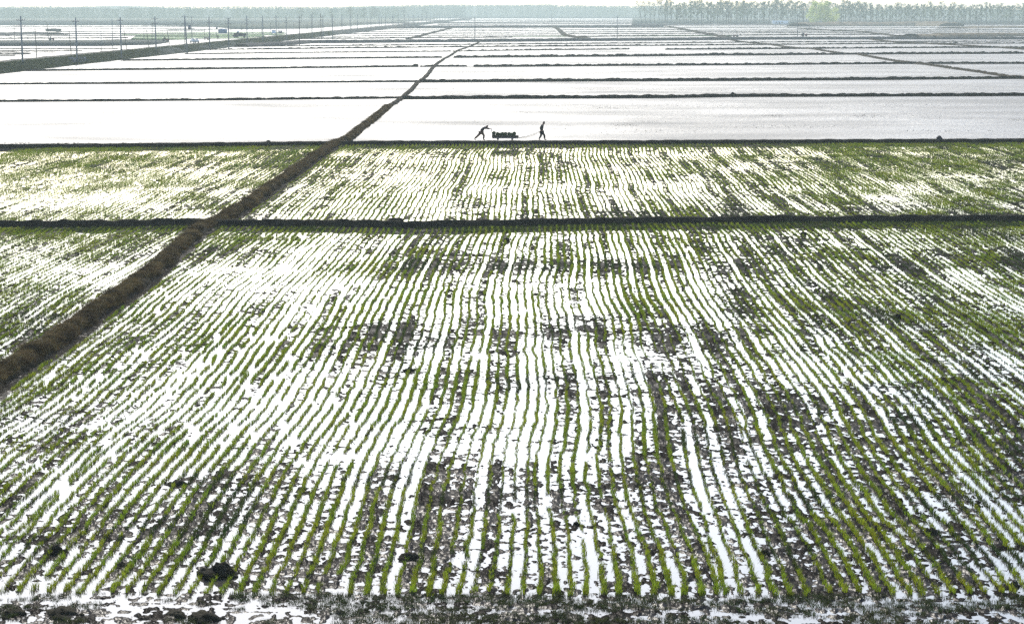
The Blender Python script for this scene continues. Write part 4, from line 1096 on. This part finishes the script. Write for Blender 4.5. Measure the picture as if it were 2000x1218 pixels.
# tarp on the bank
tp = G(186, 118.5, .9); V = []; f = []
for i in range(9):
    for j in range(4):
        V.append((i * .3 - 1.2 + .08 * float(vn(i, j, 3)), -1.5 + i * .0 + j * .5 * 0, 0))
V = []
for i in range(10):
    for j in range(4):
        x = RX - .5 - j * .5; zz = float(np.interp(RX - x, [0, .6, 1.3, 2.0, 2.6], [.1, .55, 1.05, 1.5, 1.78])) + .12 + .05 * float(vn(i * .9, j * .9, 4))
        V.append((x, tp[1] - 8 + i * 2.2, zz))
f = [(i * 4 + j, i * 4 + j + 1, (i + 1) * 4 + j + 1, (i + 1) * 4 + j) for i in range(9) for j in range(3)]
o = link('blue_tarpaulin', mesh('blue_tarpaulin', V, f, M['tarp'], True)); so = o.modifiers.new('thick', 'SOLIDIFY'); so.thickness = .03
tag(o, 'crumpled blue tarpaulin lying on the slope of the road bank', 'tarpaulin')
# dark soil heap at right
o = lump(1756, 72.5, .9, 6.0, .8, 'dark spoil heap on the grey cross bank at the right', 21, 'soil_heap', 'soil heap')
o = lump(1825, 73.2, .9, 1.6, .8, 'small dark heap right of the spoil heap on the cross bank', 22, 'soil_heap', 'soil heap')

# ------------------------------------------------------------------ trees
def tree_meshes(h, cw, c0, nleaf, m, seed, ls, lean=0.0, shape='poplar'):
    r = random.Random(seed); mb = MB()
    tp = Vector((lean * h, r.uniform(-.3, .3), h * .97))
    mid = Vector((lean * h * .4, 0, h * .5))
    mb.tube([(0, 0, -.3), tuple(mid), tuple(tp)], [.30, .21, .05], 6)
    cl = []
    nl = 16 if shape == 'poplar' else 22
    for i in range(nl):
        t = c0 + (0.97 - c0) * (i + r.random()) / nl
        base = mid * (t / .5) if t < .5 else mid.lerp(tp, (t - .5) / .5)
        a = r.uniform(0, 6.28); rel = (t - c0) / (1 - c0)
        env = cw * (math.sin(math.pi * min(1, rel * .75 + .2)) ** .8) if shape == 'poplar' else cw * math.sin(math.pi * min(1, rel * .6 + .28))
        ln = env * r.uniform(.55, 1.15)
        tip = base + Vector((math.cos(a) * ln, math.sin(a) * ln, ln * (1.0 if shape == 'poplar' else .3)))
        mb.tube([tuple(base), tuple(base.lerp(tip, .5) + Vector((0, 0, -.1))), tuple(tip)], [.06, .04, .015], 4, False)
        cl += [(base.lerp(tip, .65), ln * .45 + .3), (tip, ln * .4 + .3)]
    v = []; f = []
    for i in range(nleaf):
        c, rad = cl[r.randrange(len(cl))]
        d = Vector((r.gauss(0, 1), r.gauss(0, 1), r.gauss(0, 1))).normalized() * rad * r.random() ** .5
        q = c + d; u = Vector((r.gauss(0, 1), r.gauss(0, 1), r.gauss(0, 1))).normalized() * ls * r.uniform(.5, 1.2); w = u.orthogonal().normalized() * ls * r.uniform(.35, .7)
        b = len(v); v += [tuple(q - u), tuple(q + w), tuple(q + u), tuple(q - w)]; f.append((b, b + 1, b + 2, b + 3))
    return mesh('trunk', mb.v, mb.f, M['bark'], True), mesh('crown', v, f, m)
pop = [tree_meshes(18 + 1.3 * (i % 4), 3.0 + .4 * (i % 3), .18 + .05 * (i % 4), 620, M['leaf'], 40 + i, .36) for i in range(9)]
popl = [tree_meshes(21, 3.4, .24, 330, M['leaf'], 60 + i, .36, lean=.10 + .06 * i) for i in range(3)]
wil = [tree_meshes(19, 6.5, .05, 4200, M['leafpale'], 80 + i, .5, shape='round') for i in range(2)]
rnd_t = [tree_meshes(13, 3.6, .25, 420, M['leaf'], 90 + i, .4, shape='round') for i in range(3)]
def tree(name, ms, loc, s, label, group=None, rz=None, sz=None):
    t = empty(name, loc, random.uniform(0, 6.28) if rz is None else rz); t.scale = (s, s, sz or s)
    tag(t, label, 'tree', group); link('trunk', ms[0], t); link('crown', ms[1], t); return t
GPOP = 'poplars of the plantation behind the far fields'
n = 0
for px, ln in ((1254, 2), (1262, 1), (1271, 0)):
    lab = {1254: 'leftmost poplar of the plantation, leaning left with a spreading crown', 1262: 'second poplar from the left end of the plantation, leaning left', 1271: 'third poplar from the left end of the plantation'}[px]
    t = tree('poplar_tree', popl[ln], G(px, 47, .5), 1.0, lab, GPOP, rz=math.pi + .1 * ln)
px = 1279.0
while px < 2060:
    if not (1578 < px < 1630):
        s = random.uniform(.84, 1.10) * (1.0 if px < 1700 else .86)
        b = popl[0] if px < 1400 and random.random() < .35 else pop[random.randrange(9)]
        tree('poplar_tree', b, G(px, 47.0 + random.uniform(-.25, .25), .5), s, 'slender poplar in the front row of the hazy plantation', GPOP, rz=(math.pi + random.uniform(-.4, .4)) if b is popl[0] else None)
    px += random.choice((4.5, 6, 7.5, 9, 12)) * random.uniform(.85, 1.15); n += 1
for back_i, (pyb, st) in enumerate(((45.6, 10.0), (44.3, 10.5))):
    px = 1300.0 + 12 * back_i
    while px < 2080:
        s = random.uniform(.9, 1.08) * (1.0 if px < 1700 else .88)
        tree('poplar_tree', pop[random.randrange(9)], G(px, pyb, .5), s, 'poplar standing behind the front row of the plantation', 'poplars behind the front row of the plantation'); px += random.uniform(.7, 1.3) * st
tree('willow_tree', wil[0], G(1594, 47.6, .5), 1.05, 'broad pale yellow-green willow bulging out of the poplar row, the left one', None)
tree('willow_tree', wil[1], G(1618, 47.6, .5), 1.05, 'broad pale yellow-green willow beside the other one, the right one', None)
for px, py, s, lab in ((589, 43.5, .95, 'left of two round hazy trees behind the road above the field pole'), (647, 42, .9, 'hazy round tree above the road where two poles stand close'), (684, 41.5, 1.05, 'tall hazy round tree above the far bend of the road'),
                       (712, 41, .95, 'narrow hazy tree left of the widest one beyond the road'), (731, 40, 1.1, 'widest hazy tree beyond the far end of the road'), (790, 38, 1.1, 'lone hazy tree on the horizon left of the middle'), (830, 37, 1.2, 'lone hazy tree standing furthest right before the misty hills'), (610, 43, .7, 'small hazy tree next to the round trees behind the road')):
    tree('round_tree', rnd_t[int(px) % 3], G(px, py, .3), s * 1.25, lab)

# far woods: masses of crowns, nobody could count them
def woods(name, x0, x1, y0, y1, n, hmin, hmax, prof, label, m):
    v = []; f = []
    cx = rng.uniform(x0, x1, n); cy = rng.uniform(y0, y1, n)
    for i in range(n):
        hh = hmin + (hmax - hmin) * float(np.clip(prof(cx[i]) + .12 * vn(cx[i] / 14.0, 1.5, 44) + .10 * vn(cx[i] / 60.0, 3.5, 45), 0, 1.3)) * random.uniform(.9, 1.05)
        w = hh * random.uniform(.12, .24)
        for k in range(34):
            t = random.random(); a = random.uniform(0, 6.28); rr = w * math.sqrt(random.random()) * (.45 + .8 * math.sin(math.pi * min(1, t * .8 + .15)))
            q = Vector((cx[i] + rr * math.cos(a), cy[i] + rr * math.sin(a), hh * (.08 + .92 * t)))
            s = hh * .05; u = Vector((random.gauss(0, 1), random.gauss(0, 1), random.gauss(0, 1.3))).normalized() * s * random.uniform(.6, 1.5); ww = u.orthogonal().normalized() * s * random.uniform(.4, .9)
            b = len(v); v += [tuple(q - u), tuple(q + ww), tuple(q + u), tuple(q - ww)]; f.append((b, b + 1, b + 2, b + 3))
    o = link(name, mesh(name, v, f, m)); tag(o, label, kind='stuff'); return o
woods('far_woods', -1000, -210, 3500, 3800, 1000, 13.0, 18.0, lambda x: .6, 'long hazy wood along the left horizon', M['leaf'])
woods('far_woods', -1200, -150, 4600, 4900, 900, 16, 22.0, lambda x: .7, 'second hazy wood behind the left one', M['leaf'])
woods('misty_woods', -420, 260, 4900, 5200, 800, 18, 26.0, lambda x: .45 + .35 * math.sin((x + 420) / 200.0), 'misty wooded rise in the middle of the horizon', M['leaf'])
woods('far_woods', 100, 1900, 4400, 4700, 900, 15, 20.0, lambda x: .6, 'hazy wood behind the poplar plantation', M['leaf'])
V = []; f = []
xs = np.linspace(-2600, 2600, 140)
for x in xs:
    h = 12 + 12 * (float(vn(x / 400.0, .5, 90)) * .5 + .5) + 5 * float(vn(x / 90.0, .5, 91)) + 10 * math.exp(-((x + 250) / 420.0) ** 2)
    V += [(x, 6400, -.2), (x, 6700, max(2, h)), (x, 7100, -.2)]
for i in range(139):
    for j in range(2): f.append((i * 3 + j, (i + 1) * 3 + j, (i + 1) * 3 + j + 1, i * 3 + j + 1))
o = link('hills', mesh('hills', V, f, M['land'], True)); o['kind'] = 'structure'

# ------------------------------------------------------------------ the haze in the air
mh = bpy.data.materials.new('haze'); mh.use_nodes = True
nt = mh.node_tree; nt.nodes.remove(nt.nodes['Principled BSDF'])
pv = nt.nodes.new('ShaderNodeVolumePrincipled'); pv.inputs['Density'].default_value = HAZE_DENSITY; pv.inputs['Color'].default_value = (*HAZE_COLOR, 1); pv.inputs['Anisotropy'].default_value = HAZE_G
nt.links.new(pv.outputs[0], nt.nodes['Material Output'].inputs['Volume'])
hz = MB().box((0, FAR / 2 - 60, 19.4), (7400, FAR + 400, 41.3)).build('haze', mh); hz['kind'] = 'stuff'; hz['label'] = 'pale haze in the air over the fields'
